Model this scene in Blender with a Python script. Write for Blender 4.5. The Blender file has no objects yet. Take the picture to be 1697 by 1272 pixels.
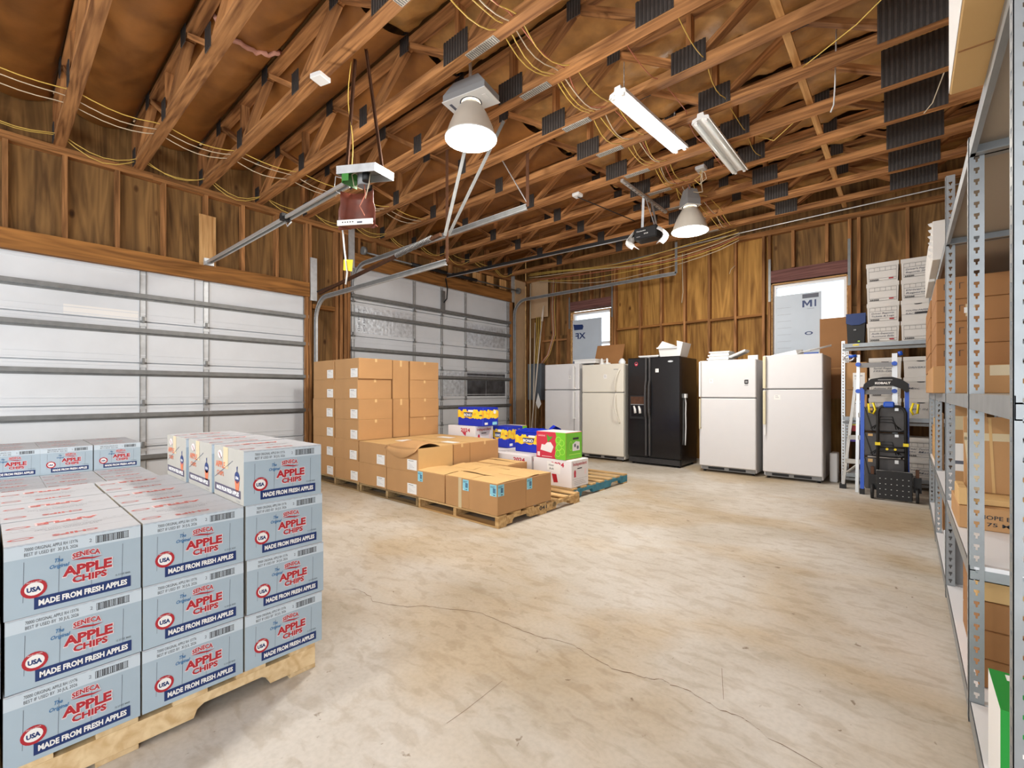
import bpy, math, random
from mathutils import Vector, Matrix, Euler
random.seed(7)
SC = bpy.context.scene
COL = SC.collection
PI = math.pi

# ------------------------------------------------------------------ camera, world, light, exposure
cam = bpy.data.cameras.new('camera'); CAM = bpy.data.objects.new('camera', cam); COL.objects.link(CAM)
cam.sensor_width = 36; cam.lens = 754 / 1697 * 36; cam.shift_y = 14 / 1697; cam.clip_start = .05
CAM.location = (0, 0, 1.11); CAM.rotation_euler = (PI / 2, 0, math.radians(41.0))
SC.camera = CAM
W = bpy.data.worlds.new('sky'); SC.world = W; W.use_nodes = True
W.node_tree.nodes['Background'].inputs[0].default_value = (.86, .93, 1, 1)
W.node_tree.nodes['Background'].inputs[1].default_value = 2.2
SC.view_settings.view_transform = 'Standard'; SC.view_settings.look = 'None'
SC.view_settings.gamma = 1; SC.view_settings.use_curve_mapping = False
SC.view_settings.exposure = 0.25

def area(name, loc, target, sx, sy, power, color, spread=PI):
    l = bpy.data.lights.new(name, 'AREA'); l.shape = 'RECTANGLE'; l.size = sx; l.size_y = sy
    l.energy = power; l.color = color; l.spread = spread
    o = bpy.data.objects.new(name, l); COL.objects.link(o); o.location = loc
    o.rotation_euler = (Vector(target) - Vector(loc)).to_track_quat('-Z', 'Y').to_euler()
    return o
area('added_rear_fill', (-2.4, -3.1, 1.7), (-2.6, 5, 1.3), 6.0, 3.0, 78, (.90, .95, 1))  # unseen fill lamp added behind the camera, daylight coloured
area('added_side_fill', (1.45, -1.6, 1.5), (-6, 1.6, 1.2), 2.2, 2.6, 44, (.88, .94, 1))  # unseen fill added from the aisle side to brighten faces turned that way

# ------------------------------------------------------------------ materials
def lin(c):
    return tuple((x / 12.92 if x <= .04045 else ((x + .055) / 1.055) ** 2.4) for x in (v / 255 for v in c))
def newmat(name):
    m = bpy.data.materials.new(name); m.use_nodes = True
    return m, m.node_tree.nodes, m.node_tree.links, m.node_tree.nodes['Principled BSDF']
def plain(name, rgb, rough=.6, metal=0, vary=0, scale=8, bump=0, emit=0, spec=.5):
    m, N, L, b = newmat(name); c = lin(rgb)
    b.inputs['Base Color'].default_value = (*c, 1); b.inputs['Roughness'].default_value = rough
    b.inputs['Metallic'].default_value = metal; b.inputs['Specular IOR Level'].default_value = spec
    if vary or bump:
        t = N.new('ShaderNodeTexCoord'); n = N.new('ShaderNodeTexNoise'); n.inputs['Scale'].default_value = scale
        n.inputs['Detail'].default_value = 5; L.new(t.outputs['Object'], n.inputs['Vector'])
        if vary:
            r = N.new('ShaderNodeValToRGB'); r.color_ramp.elements[0].position = .3; r.color_ramp.elements[1].position = .7
            r.color_ramp.elements[0].color = (*[x * (1 - vary) for x in c], 1)
            r.color_ramp.elements[1].color = (*[min(1, x * (1 + vary)) for x in c], 1)
            L.new(n.outputs['Fac'], r.inputs[0]); L.new(r.outputs[0], b.inputs['Base Color'])
        if bump:
            bp = N.new('ShaderNodeBump'); bp.inputs['Strength'].default_value = bump; bp.inputs['Distance'].default_value = .01
            L.new(n.outputs['Fac'], bp.inputs['Height']); L.new(bp.outputs[0], b.inputs['Normal'])
    if emit:
        b.inputs['Emission Color'].default_value = (*c, 1); b.inputs['Emission Strength'].default_value = emit
    return m
def wood(name, dark, light, knots=0, grain=28, rough=.7, stretch=.06, hue=.25, world=False):
    """grain runs along local X"""
    m, N, L, b = newmat(name); b.inputs['Roughness'].default_value = rough; b.inputs['Specular IOR Level'].default_value = .25
    t = N.new('ShaderNodeTexCoord'); mp = N.new('ShaderNodeMapping'); oi = N.new('ShaderNodeObjectInfo')
    off = N.new('ShaderNodeVectorMath'); off.operation = 'SCALE'; off.inputs[0].default_value = (17, 9, 13)
    L.new(oi.outputs['Random'], off.inputs['Scale'])
    ad = N.new('ShaderNodeVectorMath'); L.new(t.outputs['Object'], ad.inputs[0]); L.new(off.outputs[0], ad.inputs[1])
    L.new(ad.outputs[0], mp.inputs['Vector']); mp.inputs['Scale'].default_value = (stretch, 1, 1)
    n1 = N.new('ShaderNodeTexNoise'); n1.inputs['Scale'].default_value = grain; n1.inputs['Detail'].default_value = 4
    n1.inputs['Distortion'].default_value = .6; L.new(mp.outputs[0], n1.inputs['Vector'])
    mp2 = N.new('ShaderNodeMapping'); mp2.inputs['Scale'].default_value = (.09, 1, 1); L.new(ad.outputs[0], mp2.inputs['Vector'])
    n2 = N.new('ShaderNodeTexNoise'); n2.inputs['Scale'].default_value = 3.2; n2.inputs['Detail'].default_value = 3; n2.inputs['Distortion'].default_value = .5
    L.new(mp2.outputs[0], n2.inputs['Vector'])
    wv = N.new('ShaderNodeMath'); wv.operation = 'MULTIPLY'; wv.inputs[1].default_value = 14; L.new(n2.outputs['Fac'], wv.inputs[0])
    sn = N.new('ShaderNodeMath'); sn.operation = 'PINGPONG'; sn.inputs[1].default_value = .5; L.new(wv.outputs[0], sn.inputs[0])
    mx = N.new('ShaderNodeMath'); mx.operation = 'MULTIPLY_ADD'; mx.inputs[1].default_value = .40
    L.new(sn.outputs[0], mx.inputs[0]); L.new(n1.outputs['Fac'], mx.inputs[2])
    r = N.new('ShaderNodeValToRGB'); r.color_ramp.elements[0].position = .38; r.color_ramp.elements[1].position = .8
    r.color_ramp.elements[0].color = (*lin(dark), 1); r.color_ramp.elements[1].color = (*lin(light), 1)
    L.new(mx.outputs[0], r.inputs[0]); out = r.outputs[0]
    if knots:
        mk = N.new('ShaderNodeMapping'); mk.inputs['Scale'].default_value = (.8, 1.5, .5); L.new(ad.outputs[0], mk.inputs['Vector'])
        v = N.new('ShaderNodeTexVoronoi'); v.inputs['Scale'].default_value = knots; v.inputs['Randomness'].default_value = .75
        L.new(mk.outputs[0], v.inputs['Vector'])
        kr = N.new('ShaderNodeValToRGB'); kr.color_ramp.elements[0].position = .045; kr.color_ramp.elements[1].position = .13
        kr.color_ramp.elements[0].color = (.10, .06, .04, 1); kr.color_ramp.elements[1].color = (1, 1, 1, 1)
        e = kr.color_ramp.elements.new(.09); e.color = (.45, .36, .30, 1)
        L.new(v.outputs['Distance'], kr.inputs[0])
        mm = N.new('ShaderNodeMix'); mm.data_type = 'RGBA'; mm.blend_type = 'MULTIPLY'; mm.inputs[0].default_value = .85
        L.new(out, mm.inputs[6]); L.new(kr.outputs[0], mm.inputs[7]); out = mm.outputs[2]
    hs = N.new('ShaderNodeHueSaturation'); mr = N.new('ShaderNodeMapRange'); L.new(oi.outputs['Random'], mr.inputs[0])
    mr.inputs[3].default_value = 1 - hue; mr.inputs[4].default_value = 1 + hue; L.new(mr.outputs[0], hs.inputs['Value'])
    L.new(out, hs.inputs['Color']); L.new(hs.outputs[0], b.inputs['Base Color'])
    bp = N.new('ShaderNodeBump'); bp.inputs['Strength'].default_value = .25; bp.inputs['Distance'].default_value = .003
    L.new(n1.outputs['Fac'], bp.inputs['Height']); L.new(bp.outputs[0], b.inputs['Normal'])
    return m
def concrete():
    m, N, L, b = newmat('concrete'); b.inputs['Roughness'].default_value = .55; b.inputs['Specular IOR Level'].default_value = .35
    t = N.new('ShaderNodeTexCoord')
    def noise(s, d=6, dist=0, sc=(1, 1, 1)):
        mp = N.new('ShaderNodeMapping'); mp.inputs['Scale'].default_value = sc; L.new(t.outputs['Object'], mp.inputs['Vector'])
        n = N.new('ShaderNodeTexNoise'); n.inputs['Scale'].default_value = s; n.inputs['Detail'].default_value = d
        n.inputs['Distortion'].default_value = dist; L.new(mp.outputs[0], n.inputs['Vector']); return n
    def ramp(src, stops):
        r = N.new('ShaderNodeValToRGB'); E_ = r.color_ramp.elements
        while len(E_) < len(stops): E_.new(.5)
        for e, (p, c) in zip(E_, stops): e.position = p; e.color = (*c, 1)
        L.new(src.outputs['Fac'], r.inputs[0]); return r
    def mul(a, c, f):
        mm = N.new('ShaderNodeMix'); mm.data_type = 'RGBA'; mm.blend_type = 'MULTIPLY'; mm.inputs[0].default_value = f
        L.new(a, mm.inputs[6]); L.new(c, mm.inputs[7]); return mm.outputs[2]
    base = ramp(noise(1.1, 8, .4), [(.30, lin((178, 168, 151))), (.5, lin((196, 188, 176))), (.72, lin((212, 207, 199)))]).outputs[0]
    ochre = ramp(noise(.75, 9, .5, (1, 1.4, 1)), [(.40, (.86, .74, .56)), (.54, (1, 1, 1))]).outputs[0]
    streak = ramp(noise(13, 10, .5, (.6, 1.3, 1)), [(.38, (.76, .71, .64)), (.50, (1, 1, 1))]).outputs[0]
    spots = ramp(noise(22, 4, .5), [(.26, (.38, .30, .22)), (.30, (1, 1, 1))]).outputs[0]
    fine = ramp(noise(55, 6), [(.3, (.88, .88, .87)), (.6, (1.0, 1.0, 1.0))]).outputs[0]
    c = mul(base, ochre, .8); c = mul(c, streak, .55); c = mul(c, spots, .8); c = mul(c, fine, .8)
    L.new(c, b.inputs['Base Color'])
    bp = N.new('ShaderNodeBump'); bp.inputs['Strength'].default_value = .12; bp.inputs['Distance'].default_value = .01
    L.new(noise(18, 8).outputs['Fac'], bp.inputs['Height']); L.new(bp.outputs[0], b.inputs['Normal'])
    return m
M = {}
M['floor'] = concrete()
M['truss'] = wood('truss_pine', (118, 76, 44), (196, 140, 88), grain=30, hue=.22)
M['truss2'] = wood('truss_pine_pale', (172, 122, 70), (222, 176, 118), grain=30, hue=.1)
M['plate'] = wood('plate_pine', (112, 74, 40), (178, 124, 74), grain=26, hue=.15)
M['ply_left'] = wood('plywood_brown', (90, 64, 36), (150, 112, 66), knots=3.0, grain=9, stretch=.12, hue=.16)
M['ply_back'] = wood('plywood_golden', (126, 86, 38), (188, 140, 72), knots=3.0, grain=9, stretch=.12, hue=.14)
M['stud'] = wood('stud_pine', (112, 74, 40), (178, 126, 78), grain=26, hue=.2)
M['header'] = wood('header_pine', (116, 76, 36), (170, 116, 60), knots=1.2, grain=16, hue=.06)
M['purple'] = wood('header_aged', (92, 58, 54), (134, 92, 84), grain=26, hue=.06)
M['kraft'] = plain('kraft_facing', (146, 94, 42), .5, vary=.28, scale=3.5, bump=.6)
M['kraft_gold'] = plain('kraft_facing_crinkled', (190, 142, 82), .42, vary=.3, scale=6, bump=1.0)
M['pink'] = plain('fibreglass', (204, 150, 132), .9, vary=.1, scale=30)
M['nailplate'] = plain('nail_plate_dark', (88, 82, 78), .5, .35, vary=.2, scale=20)
M['nailplate_rib'] = plain('nail_plate_teeth', (62, 57, 54), .6, .3)
M['nailplate_light'] = plain('nail_plate_bright', (206, 202, 192), .4, .5, vary=.3, scale=70)
M['galv'] = plain('galvanized', (200, 203, 205), .42, .5, vary=.12, scale=14)
M['galv_dark'] = plain('galvanized_dull', (132, 133, 132), .5, .5, vary=.12, scale=14)
M['steel_brown'] = plain('brown_steel', (88, 58, 40), .55, .5, vary=.2, scale=20)
M['door_white'] = plain('door_white', (218, 221, 224), .45, vary=.03, scale=4)
M['foil'] = plain('foil_bubble', (216, 222, 228), .35, .45, vary=.25, scale=16, bump=.9)
M['foil_dark'] = plain('foil_dark', (112, 114, 118), .32, .7, vary=.35, scale=7, bump=.7)
M['white'] = plain('white_plastic', (232, 231, 228), .4)
M['fridge'] = plain('fridge_white', (216, 214, 214), .32, vary=.01)
M['fridge_cream'] = plain('fridge_cream', (226, 220, 206), .32, vary=.01)
M['almond'] = plain('almond_handle', (212, 202, 168), .4)
M['grey_pl'] = plain('grey_plastic', (140, 140, 140), .5)
M['black'] = plain('black_gloss', (24, 23, 25), .22)
M['black_m'] = plain('black_matt', (26, 26, 27), .6)
M['dgrey'] = plain('dark_grey', (68, 66, 66), .5, vary=.15, scale=10)
M['card'] = plain('cardboard', (184, 140, 92), .75, vary=.05, scale=5)
M['card_lt'] = plain('cardboard_light', (206, 168, 112), .75, vary=.04, scale=5)
M['card_dk'] = plain('cardboard_brown', (160, 112, 66), .75, vary=.06, scale=5)
M['card_pale'] = plain('cardboard_pale', (196, 164, 128), .75, vary=.04)
M['paper'] = plain('paper_white', (238, 236, 232), .6)
M['label_blue'] = plain('label_blue', (140, 208, 226), .5)
M['navy'] = plain('ink_navy', (20, 48, 104), .5)
M['ink'] = plain('ink_black', (38, 38, 42), .6)
M['ink_grey'] = plain('ink_grey', (96, 100, 112), .6)
M['red'] = plain('ink_red', (176, 32, 44), .5)
M['halo'] = plain('ink_pale_pink', (238, 214, 214), .5)
M['orange'] = plain('ink_orange', (206, 110, 72), .5)
M['end_band'] = plain('end_band_purple', (84, 78, 98), .5)
M['lid_red'] = plain('lid_ink_red', (196, 104, 100), .5)
M['blue_txt'] = plain('ink_blue', (52, 110, 160), .5)
M['chip_blue'] = plain('carton_blue_grey', (168, 185, 196), .6, vary=.04, scale=9)
M['chip_pale'] = plain('carton_pale_band', (198, 210, 218), .6)
M['chip_top'] = plain('carton_top', (190, 194, 200), .6, vary=.03, scale=9)
M['chip_end'] = plain('carton_end_grey', (168, 164, 155), .6, vary=.04, scale=9)
M['card_tape'] = plain('box_tape', (214, 180, 128), .4)
M['tape'] = plain('tape', (206, 188, 150), .3)
M['pallet'] = wood('pallet_pine', (170, 132, 82), (216, 182, 130), grain=30, hue=.12)
M['pallet_new'] = wood('pallet_fresh', (204, 170, 122), (230, 204, 160), grain=26, hue=.05)
M['pallet_old'] = wood('pallet_weathered', (116, 94, 66), (172, 146, 104), grain=30, hue=.18)
M['pallet_blue'] = plain('pallet_blue_paint', (52, 118, 138), .7, vary=.25, scale=12)
M['box_white'] = plain('box_white', (228, 224, 224), .6)
M['file_white'] = plain('file_box_white', (216, 212, 206), .65, vary=.03)
M['redbox'] = plain('box_crimson', (196, 46, 70), .5)
M['green'] = plain('box_lime', (110, 190, 44), .5)
M['green_lt'] = plain('lime_line', (180, 226, 90), .5)
M['green_dk'] = plain('carton_green', (20, 140, 46), .45)
M['bonoblue'] = plain('bag_blue', (16, 44, 176), .4)
M['yellow'] = plain('ink_yellow', (242, 210, 52), .5)
M['gold'] = plain('ink_gold', (240, 178, 44), .5)
M['yel_hi'] = plain('yellow_plastic', (238, 214, 30), .45)
M['kblue'] = plain('ladder_blue', (28, 84, 196), .35)
M['alu'] = plain('aluminium', (206, 206, 204), .35, .6)
M['pcb'] = plain('circuit_green', (60, 130, 50), .4)
M['maroon'] = plain('opener_brown', (110, 56, 42), .35, vary=.25, scale=14)
M['wire_y'] = plain('cable_yellow', (220, 186, 92), .5)
M['wire_w'] = plain('cable_white', (212, 196, 168), .5)
M['wire_r'] = plain('cable_red', (186, 110, 84), .5)
M['panel_grey'] = plain('electric_grey', (96, 104, 112), .5)
M['board_grey'] = plain('particle_board', (170, 158, 142), .7)
M['board_white'] = plain('shelf_white', (228, 228, 230), .5)
M['shelf_metal'] = plain('shelf_metal', (150, 154, 156), .42, .5, vary=.1, scale=12)
M['glassw'] = plain('vinyl_white', (236, 238, 240), .4)
M['foam'] = plain('foam_board', (196, 206, 216), .5, vary=.05, scale=3)
M['crack'] = plain('crack_dark', (112, 84, 58), .9)
M['green_pipe'] = plain('pipe_pale', (222, 208, 190), .5)
M['bulk'] = plain('dark_cloth', (56, 58, 62), .9, vary=.3, scale=12)
M['lime_leaf'] = plain('leaf_green', (84, 150, 50), .5)
M['purple_tag'] = plain('tag_purple', (92, 60, 170), .5)
M['lamp_disc'] = plain('lamp_lens', (255, 246, 228), .4, emit=16)
M['tube'] = plain('tube_lit', (250, 250, 255), .4, emit=6)
M['tube_off'] = plain('tube_unlit', (226, 230, 226), .3)
M['bay_dome'] = plain('lamp_dome', (206, 198, 184), .3, vary=.04)
def glass():
    m, N, L, b = newmat('window_glass'); b.inputs['Roughness'].default_value = .02; b.inputs['Transmission Weight'].default_value = 1
    b.inputs['IOR'].default_value = 1.45; b.inputs['Base Color'].default_value = (1, 1, 1, 1); return m
M['glass'] = glass()

# ------------------------------------------------------------------ mesh builder
_tc = {}
def text2d(s, bold=0, shear=0):
    """unit-height text outline faces: (verts2d, faces, width); cap height = 1"""
    k = (s, bold, shear)
    if k in _tc: return _tc[k]
    c = bpy.data.curves.new('t', 'FONT'); c.body = s; c.size = 1.38; c.resolution_u = 2; c.offset = bold; c.shear = shear
    o = bpy.data.objects.new('t', c); COL.objects.link(o); bpy.context.view_layer.update()
    me = bpy.data.meshes.new_from_object(o.evaluated_get(bpy.context.evaluated_depsgraph_get()))
    V = [(v.co.x, v.co.y) for v in me.vertices]; F = [tuple(p.vertices) for p in me.polygons]
    bpy.data.objects.remove(o); bpy.data.curves.remove(c); bpy.data.meshes.remove(me)
    x0 = min(v[0] for v in V); x1 = max(v[0] for v in V)
    V = [(x - x0, y) for x, y in V]; _tc[k] = (V, F, x1 - x0)
    return _tc[k]
def frame(o, ex, ey):
    ex = Vector(ex).normalized(); ey = Vector(ey).normalized(); n = ex.cross(ey)
    m = Matrix.Identity(4)
    for i in range(3): m[i][0], m[i][1], m[i][2], m[i][3] = ex[i], ey[i], n[i], o[i]
    return m
class MB:
    def __init__(s): s.v = []; s.f = []; s.m = []; s.mats = []; s.T = Matrix.Identity(4); s.sm = set()
    def mi(s, mat):
        if mat not in s.mats: s.mats.append(mat)
        return s.mats.index(mat)
    def add(s, vs, fs, mat, T=None):
        T = s.T if T is None else s.T @ T; b = len(s.v); i = s.mi(mat)
        for p in vs: s.v.append(tuple(T @ Vector(p)))
        for f in fs: s.f.append(tuple(b + q for q in f)); s.m.append(i)
        return s
    def box(s, x0, x1, y0, y1, z0, z1, mat, T=None, mats=None):
        vs = [(x, y, z) for z in (z0, z1) for y in (y0, y1) for x in (x0, x1)]
        fs = [(0, 2, 3, 1), (4, 5, 7, 6), (0, 1, 5, 4), (2, 6, 7, 3), (0, 4, 6, 2), (1, 3, 7, 5)]  # bottom top -y +y -x +x
        if not mats: return s.add(vs, fs, mat, T)
        T2 = s.T if T is None else s.T @ T; b = len(s.v)
        for p in vs: s.v.append(tuple(T2 @ Vector(p)))
        for f, k in zip(fs, ('bottom', 'top', 'front', 'back', 'left', 'right')):
            s.f.append(tuple(b + q for q in f)); s.m.append(s.mi(mats.get(k, mat)))
        return s
    def bbox(s, x0, x1, y0, y1, z0, z1, mat, c=.01, T=None):
        """box with chamfered vertical-and-horizontal edges (24 verts)"""
        vs = []; 
        for sx, X in ((-1, x0), (1, x1)):
            for sy, Y in ((-1, y0), (1, y1)):
                for sz, Z in ((-1, z0), (1, z1)):
                    vs += [(X, Y - sy * c, Z - sz * c), (X - sx * c, Y, Z - sz * c), (X - sx * c, Y - sy * c, Z)]
        def I(a, b_, d, k): return (a * 4 + b_ * 2 + d) * 3 + k
        fs = []
        for a in (0, 1):
            q = [I(a, 0, 0, 0), I(a, 1, 0, 0), I(a, 1, 1, 0), I(a, 0, 1, 0)]; fs.append(tuple(q if a else q[::-1]))
            q = [I(0, a, 0, 1), I(1, a, 0, 1), I(1, a, 1, 1), I(0, a, 1, 1)]; fs.append(tuple(q[::-1] if a else q))
            q = [I(0, 0, a, 2), I(1, 0, a, 2), I(1, 1, a, 2), I(0, 1, a, 2)]; fs.append(tuple(q if a else q[::-1]))
        for a in (0, 1):
            for b_ in (0, 1):
                fs.append((I(a, b_, 0, 0), I(a, b_, 1, 0), I(a, b_, 1, 1), I(a, b_, 0, 1)))
                fs.append((I(a, 0, b_, 0), I(a, 1, b_, 0), I(a, 1, b_, 2), I(a, 0, b_, 2)))
                fs.append((I(0, a, b_, 1), I(1, a, b_, 1), I(1, a, b_, 2), I(0, a, b_, 2)))
                for d in (0, 1): fs.append((I(a, b_, d, 0), I(a, b_, d, 1), I(a, b_, d, 2)))
        return s.add(vs, fs, mat, T)
    def bar(s, p0, p1, w, h, mat, up=(0, 0, 1)):
        p0, p1 = Vector(p0), Vector(p1); d = p1 - p0; L_ = d.length; d.normalize(); up = Vector(up)
        if abs(d.dot(up)) > .98: up = Vector((0, 1, 0))
        y = up.cross(d).normalized(); z = d.cross(y)
        T = Matrix.Identity(4)
        for i in range(3): T[i][0], T[i][1], T[i][2], T[i][3] = d[i], y[i], z[i], p0[i]
        return s.box(0, L_, -w / 2, w / 2, -h / 2, h / 2, mat, T)
    def tube(s, pts, r, mat, n=8, closed=False, cap=True):
        P = [Vector(p) for p in pts]; rings = []; b = len(s.v); i = s.mi(mat); prev = None
        for k, p in enumerate(P):
            if closed: t = (P[(k + 1) % len(P)] - P[k - 1])
            else: t = (P[min(k + 1, len(P) - 1)] - P[max(k - 1, 0)])
            t.normalize()
            u = prev if prev is not None else (Vector((0, 0, 1)) if abs(t.z) < .9 else Vector((1, 0, 0)))
            u = (u - t * u.dot(t)).normalized(); prev = u; w = t.cross(u)
            rr = r[k] if isinstance(r, (list, tuple)) else r
            for j in range(n):
                a = 2 * PI * j / n; s.v.append(tuple(s.T @ (p + (u * math.cos(a) + w * math.sin(a)) * rr)))
        K = len(P)
        for k in range(K if closed else K - 1):
            for j in range(n):
                a0 = b + k * n + j; a1 = b + k * n + (j + 1) % n; b0 = b + ((k + 1) % K) * n + j; b1 = b + ((k + 1) % K) * n + (j + 1) % n
                s.f.append((a0, a1, b1, b0)); s.m.append(i); s.sm.add(len(s.f) - 1)
        if cap and not closed:
            s.f.append(tuple(b + j for j in range(n))[::-1]); s.m.append(i)
            s.f.append(tuple(b + (K - 1) * n + j for j in range(n))); s.m.append(i)
        return s
    def lathe(s, prof, mat, n=24, T=None):
        """prof: list of (radius, z)"""
        T = s.T if T is None else s.T @ T; b = len(s.v); i = s.mi(mat)
        for r, z in prof:
            for j in range(n):
                a = 2 * PI * j / n; s.v.append(tuple(T @ Vector((r * math.cos(a), r * math.sin(a), z))))
        for k in range(len(prof) - 1):
            for j in range(n):
                s.f.append((b + k * n + j, b + k * n + (j + 1) % n, b + (k + 1) * n + (j + 1) % n, b + (k + 1) * n + j)); s.m.append(i); s.sm.add(len(s.f) - 1)
        return s
    def poly(s, pts, mat, T=None): return s.add([(p[0], p[1], p[2] if len(p) > 2 else 0) for p in pts], [tuple(range(len(pts)))], mat, T)
    def rect(s, x0, x1, y0, y1, mat, z=0, T=None): return s.add([(x0, y0, z), (x1, y0, z), (x1, y1, z), (x0, y1, z)], [(0, 1, 2, 3)], mat, T)
    def disc(s, x, y, rx, ry, mat, z=0, n=20, T=None):
        return s.add([(x + rx * math.cos(2 * PI * j / n), y + ry * math.sin(2 * PI * j / n), z) for j in range(n)], [tuple(range(n))], mat, T)
    def ring(s, x, y, rx, ry, k, mat, z=0, n=24, T=None):
        vs = []
        for j in range(n):
            a = 2 * PI * j / n; vs += [(x + rx * math.cos(a), y + ry * math.sin(a), z), (x + rx * k * math.cos(a), y + ry * k * math.sin(a), z)]
        return s.add(vs, [(2 * j, 2 * ((j + 1) % n), 2 * ((j + 1) % n) + 1, 2 * j + 1) for j in range(n)], mat, T)
    def text(s, t, x, y, h, mat, w=None, bold=0, shear=0, z=0, T=None, arc=0):
        """text starting at x,y with cap height h, squeezed to width w"""
        V, F, tw = text2d(t, bold, shear); kx = (w / tw) if w else h
        return s.add([(x + a * kx, y + b * h + (arc * math.sin(PI * a / tw) if arc else 0), z) for a, b in V], F, mat, T)
    def build(s, name, parent=None, loc=(0, 0, 0), rot=(0, 0, 0), solid=0, bev=0):
        me = bpy.data.meshes.new(name); me.from_pydata(s.v, [], s.f)
        for k in s.mats: me.materials.append(M[k])
        if len(s.mats) > 1: me.polygons.foreach_set('material_index', s.m)
        if s.sm:
            fl = [False] * len(s.f)
            for i in s.sm: fl[i] = True
            me.polygons.foreach_set('use_smooth', fl)
        me.update()
        o = bpy.data.objects.new(name, me); COL.objects.link(o); o.parent = parent; o.location = loc; o.rotation_euler = rot
        if solid: md = o.modifiers.new('t', 'SOLIDIFY'); md.thickness = solid; md.offset = -1
        if bev: md = o.modifiers.new('b', 'BEVEL'); md.width = bev; md.segments = 2; md.limit_method = 'ANGLE'
        return o
def tag(o, label=None, cat=None, group=None, kind=None):
    if label: o['label'] = label
    if cat: o['category'] = cat
    if group: o['group'] = group
    if kind: o['kind'] = kind
    return o
def empty(name, loc=(0, 0, 0), rz=0, label=None, cat=None, group=None, kind=None, rot=None):
    o = bpy.data.objects.new(name, None); COL.objects.link(o); o.location = loc; o.rotation_euler = rot or (0, 0, rz)
    o.empty_display_size = .05
    return tag(o, label, cat, group, kind)
_kids = {}
def dup(o, loc, rz=None, label=None, group=None, parent=None, rot=None):
    c = o.copy(); COL.objects.link(c); c.location = loc
    if rz is not None: c.rotation_euler = (0, 0, rz)
    if rot is not None: c.rotation_euler = rot
    if parent: c.parent = parent
    if label: c['label'] = label
    if group: c['group'] = group
    if o.name not in _kids: _kids[o.name] = [(k, list(k.children)) for k in o.children]
    for k, gs in _kids[o.name]:
        q = k.copy(); COL.objects.link(q); q.parent = c
        for g in gs: r = g.copy(); COL.objects.link(r); r.parent = q
    return c
_beams = {}
def beam(name, p0, p1, w, h, mat, parent=None, up=(0, 0, 1)):
    """timber whose local X runs along its length, so the grain does too; w sideways, h along up"""
    p0, p1 = Vector(p0), Vector(p1); d = p1 - p0; L_ = d.length; d.normalize(); up = Vector(up)
    if abs(d.dot(up)) > .98: up = Vector((0, 1, 0))
    y = up.cross(d).normalized(); z = d.cross(y)
    key = (round(L_, 3), w, h, mat)
    if key not in _beams:
        _beams[key] = MB().box(0, L_, -w / 2, w / 2, -h / 2, h / 2, mat).build(name)
        o = _beams[key]
    else:
        o = bpy.data.objects.new(name, _beams[key].data); COL.objects.link(o)
    o.rotation_euler = Matrix(((d.x, y.x, z.x), (d.y, y.y, z.y), (d.z, y.z, z.z))).to_euler(); o.location = p0; o.parent = parent
    return o
def sheet(name, p, ex, ey, w, h, t, mat, parent=None):
    """board lying in the plane ex,ey from corner p; grain along ey"""
    ex = Vector(ex).normalized(); ey = Vector(ey).normalized()
    o = MB().box(0, h, 0, w, -t, 0, mat).build(name)   # local x = ey (grain), local y = ex
    n = ey.cross(ex)
    o.rotation_euler = Matrix(((ey.x, ex.x, n.x), (ey.y, ex.y, n.y), (ey.z, ex.z, n.z))).to_euler(); o.location = p; o.parent = parent
    return o
XL, YB, ZP, ZC = -6.33, 7.75, 3.47, 3.545      # inner stud faces, back wall, plate bottom, truss underside
X1, Y0 = 1.55, -3.2

# ================================================================== FLOOR
fl = MB().box(-6.6, X1 + .1, Y0 - .1, YB + .2, -.15, 0, 'floor').build('floor'); tag(fl, kind='structure')
ck = MB()
cpts = [(-2.411, 1.313), (-2.336, 1.368), (-2.202, 1.361), (-2.14, 1.339), (-2.05, 1.377), (-1.952, 1.424), (-1.89, 1.496), (-1.823, 1.52), (-1.713, 1.586), (-1.617, 1.624), (-1.477, 1.63), (-1.345, 1.631), (-1.258, 1.64), (-1.204, 1.668), (-1.103, 1.687), (-1.035, 1.666), (-.968, 1.662), (-.898, 1.646), (-.806, 1.67), (-.765, 1.677), (-.715, 1.71), (-.679, 1.699), (-.604, 1.711), (-.549, 1.69), (-.491, 1.679), (-.433, 1.687), (-.397, 1.676), (-.335, 1.645), (-.2, 1.62), (-.02, 1.60), (.12, 1.55)]
px = []
for i in range(len(cpts) - 1):
    a, b = cpts[i], cpts[i + 1]
    for k in range(4): px.append((a[0] + (b[0] - a[0]) * k / 4 + random.uniform(-.004, .004), a[1] + (b[1] - a[1]) * k / 4 + random.uniform(-.005, .005)))
vs = []
for i, p in enumerate(px): w = random.uniform(.0005, .0018); vs += [(p[0] + w, p[1] - w, .0006), (p[0] - w, p[1] + w, .0006)]
ck.add(vs, [(2 * i, 2 * i + 2, 2 * i + 3, 2 * i + 1) for i in range(len(px) - 1)], 'crack')
for pts in ([(-1.167, 1.008), (-1.166, 1.093), (-1.171, 1.19), (-1.177, 1.298)], [(-.564, 1.936), (-.53, 1.83), (-.502, 1.743)]):
    for a, b in zip(pts, pts[1:]): ck.add([(a[0] - .0007, a[1], .0006), (a[0] + .0007, a[1], .0006), (b[0] + .0006, b[1], .0006), (b[0] - .0006, b[1], .0006)], [(0, 1, 2, 3)], 'crack')
ck.build('crack', fl)

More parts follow.
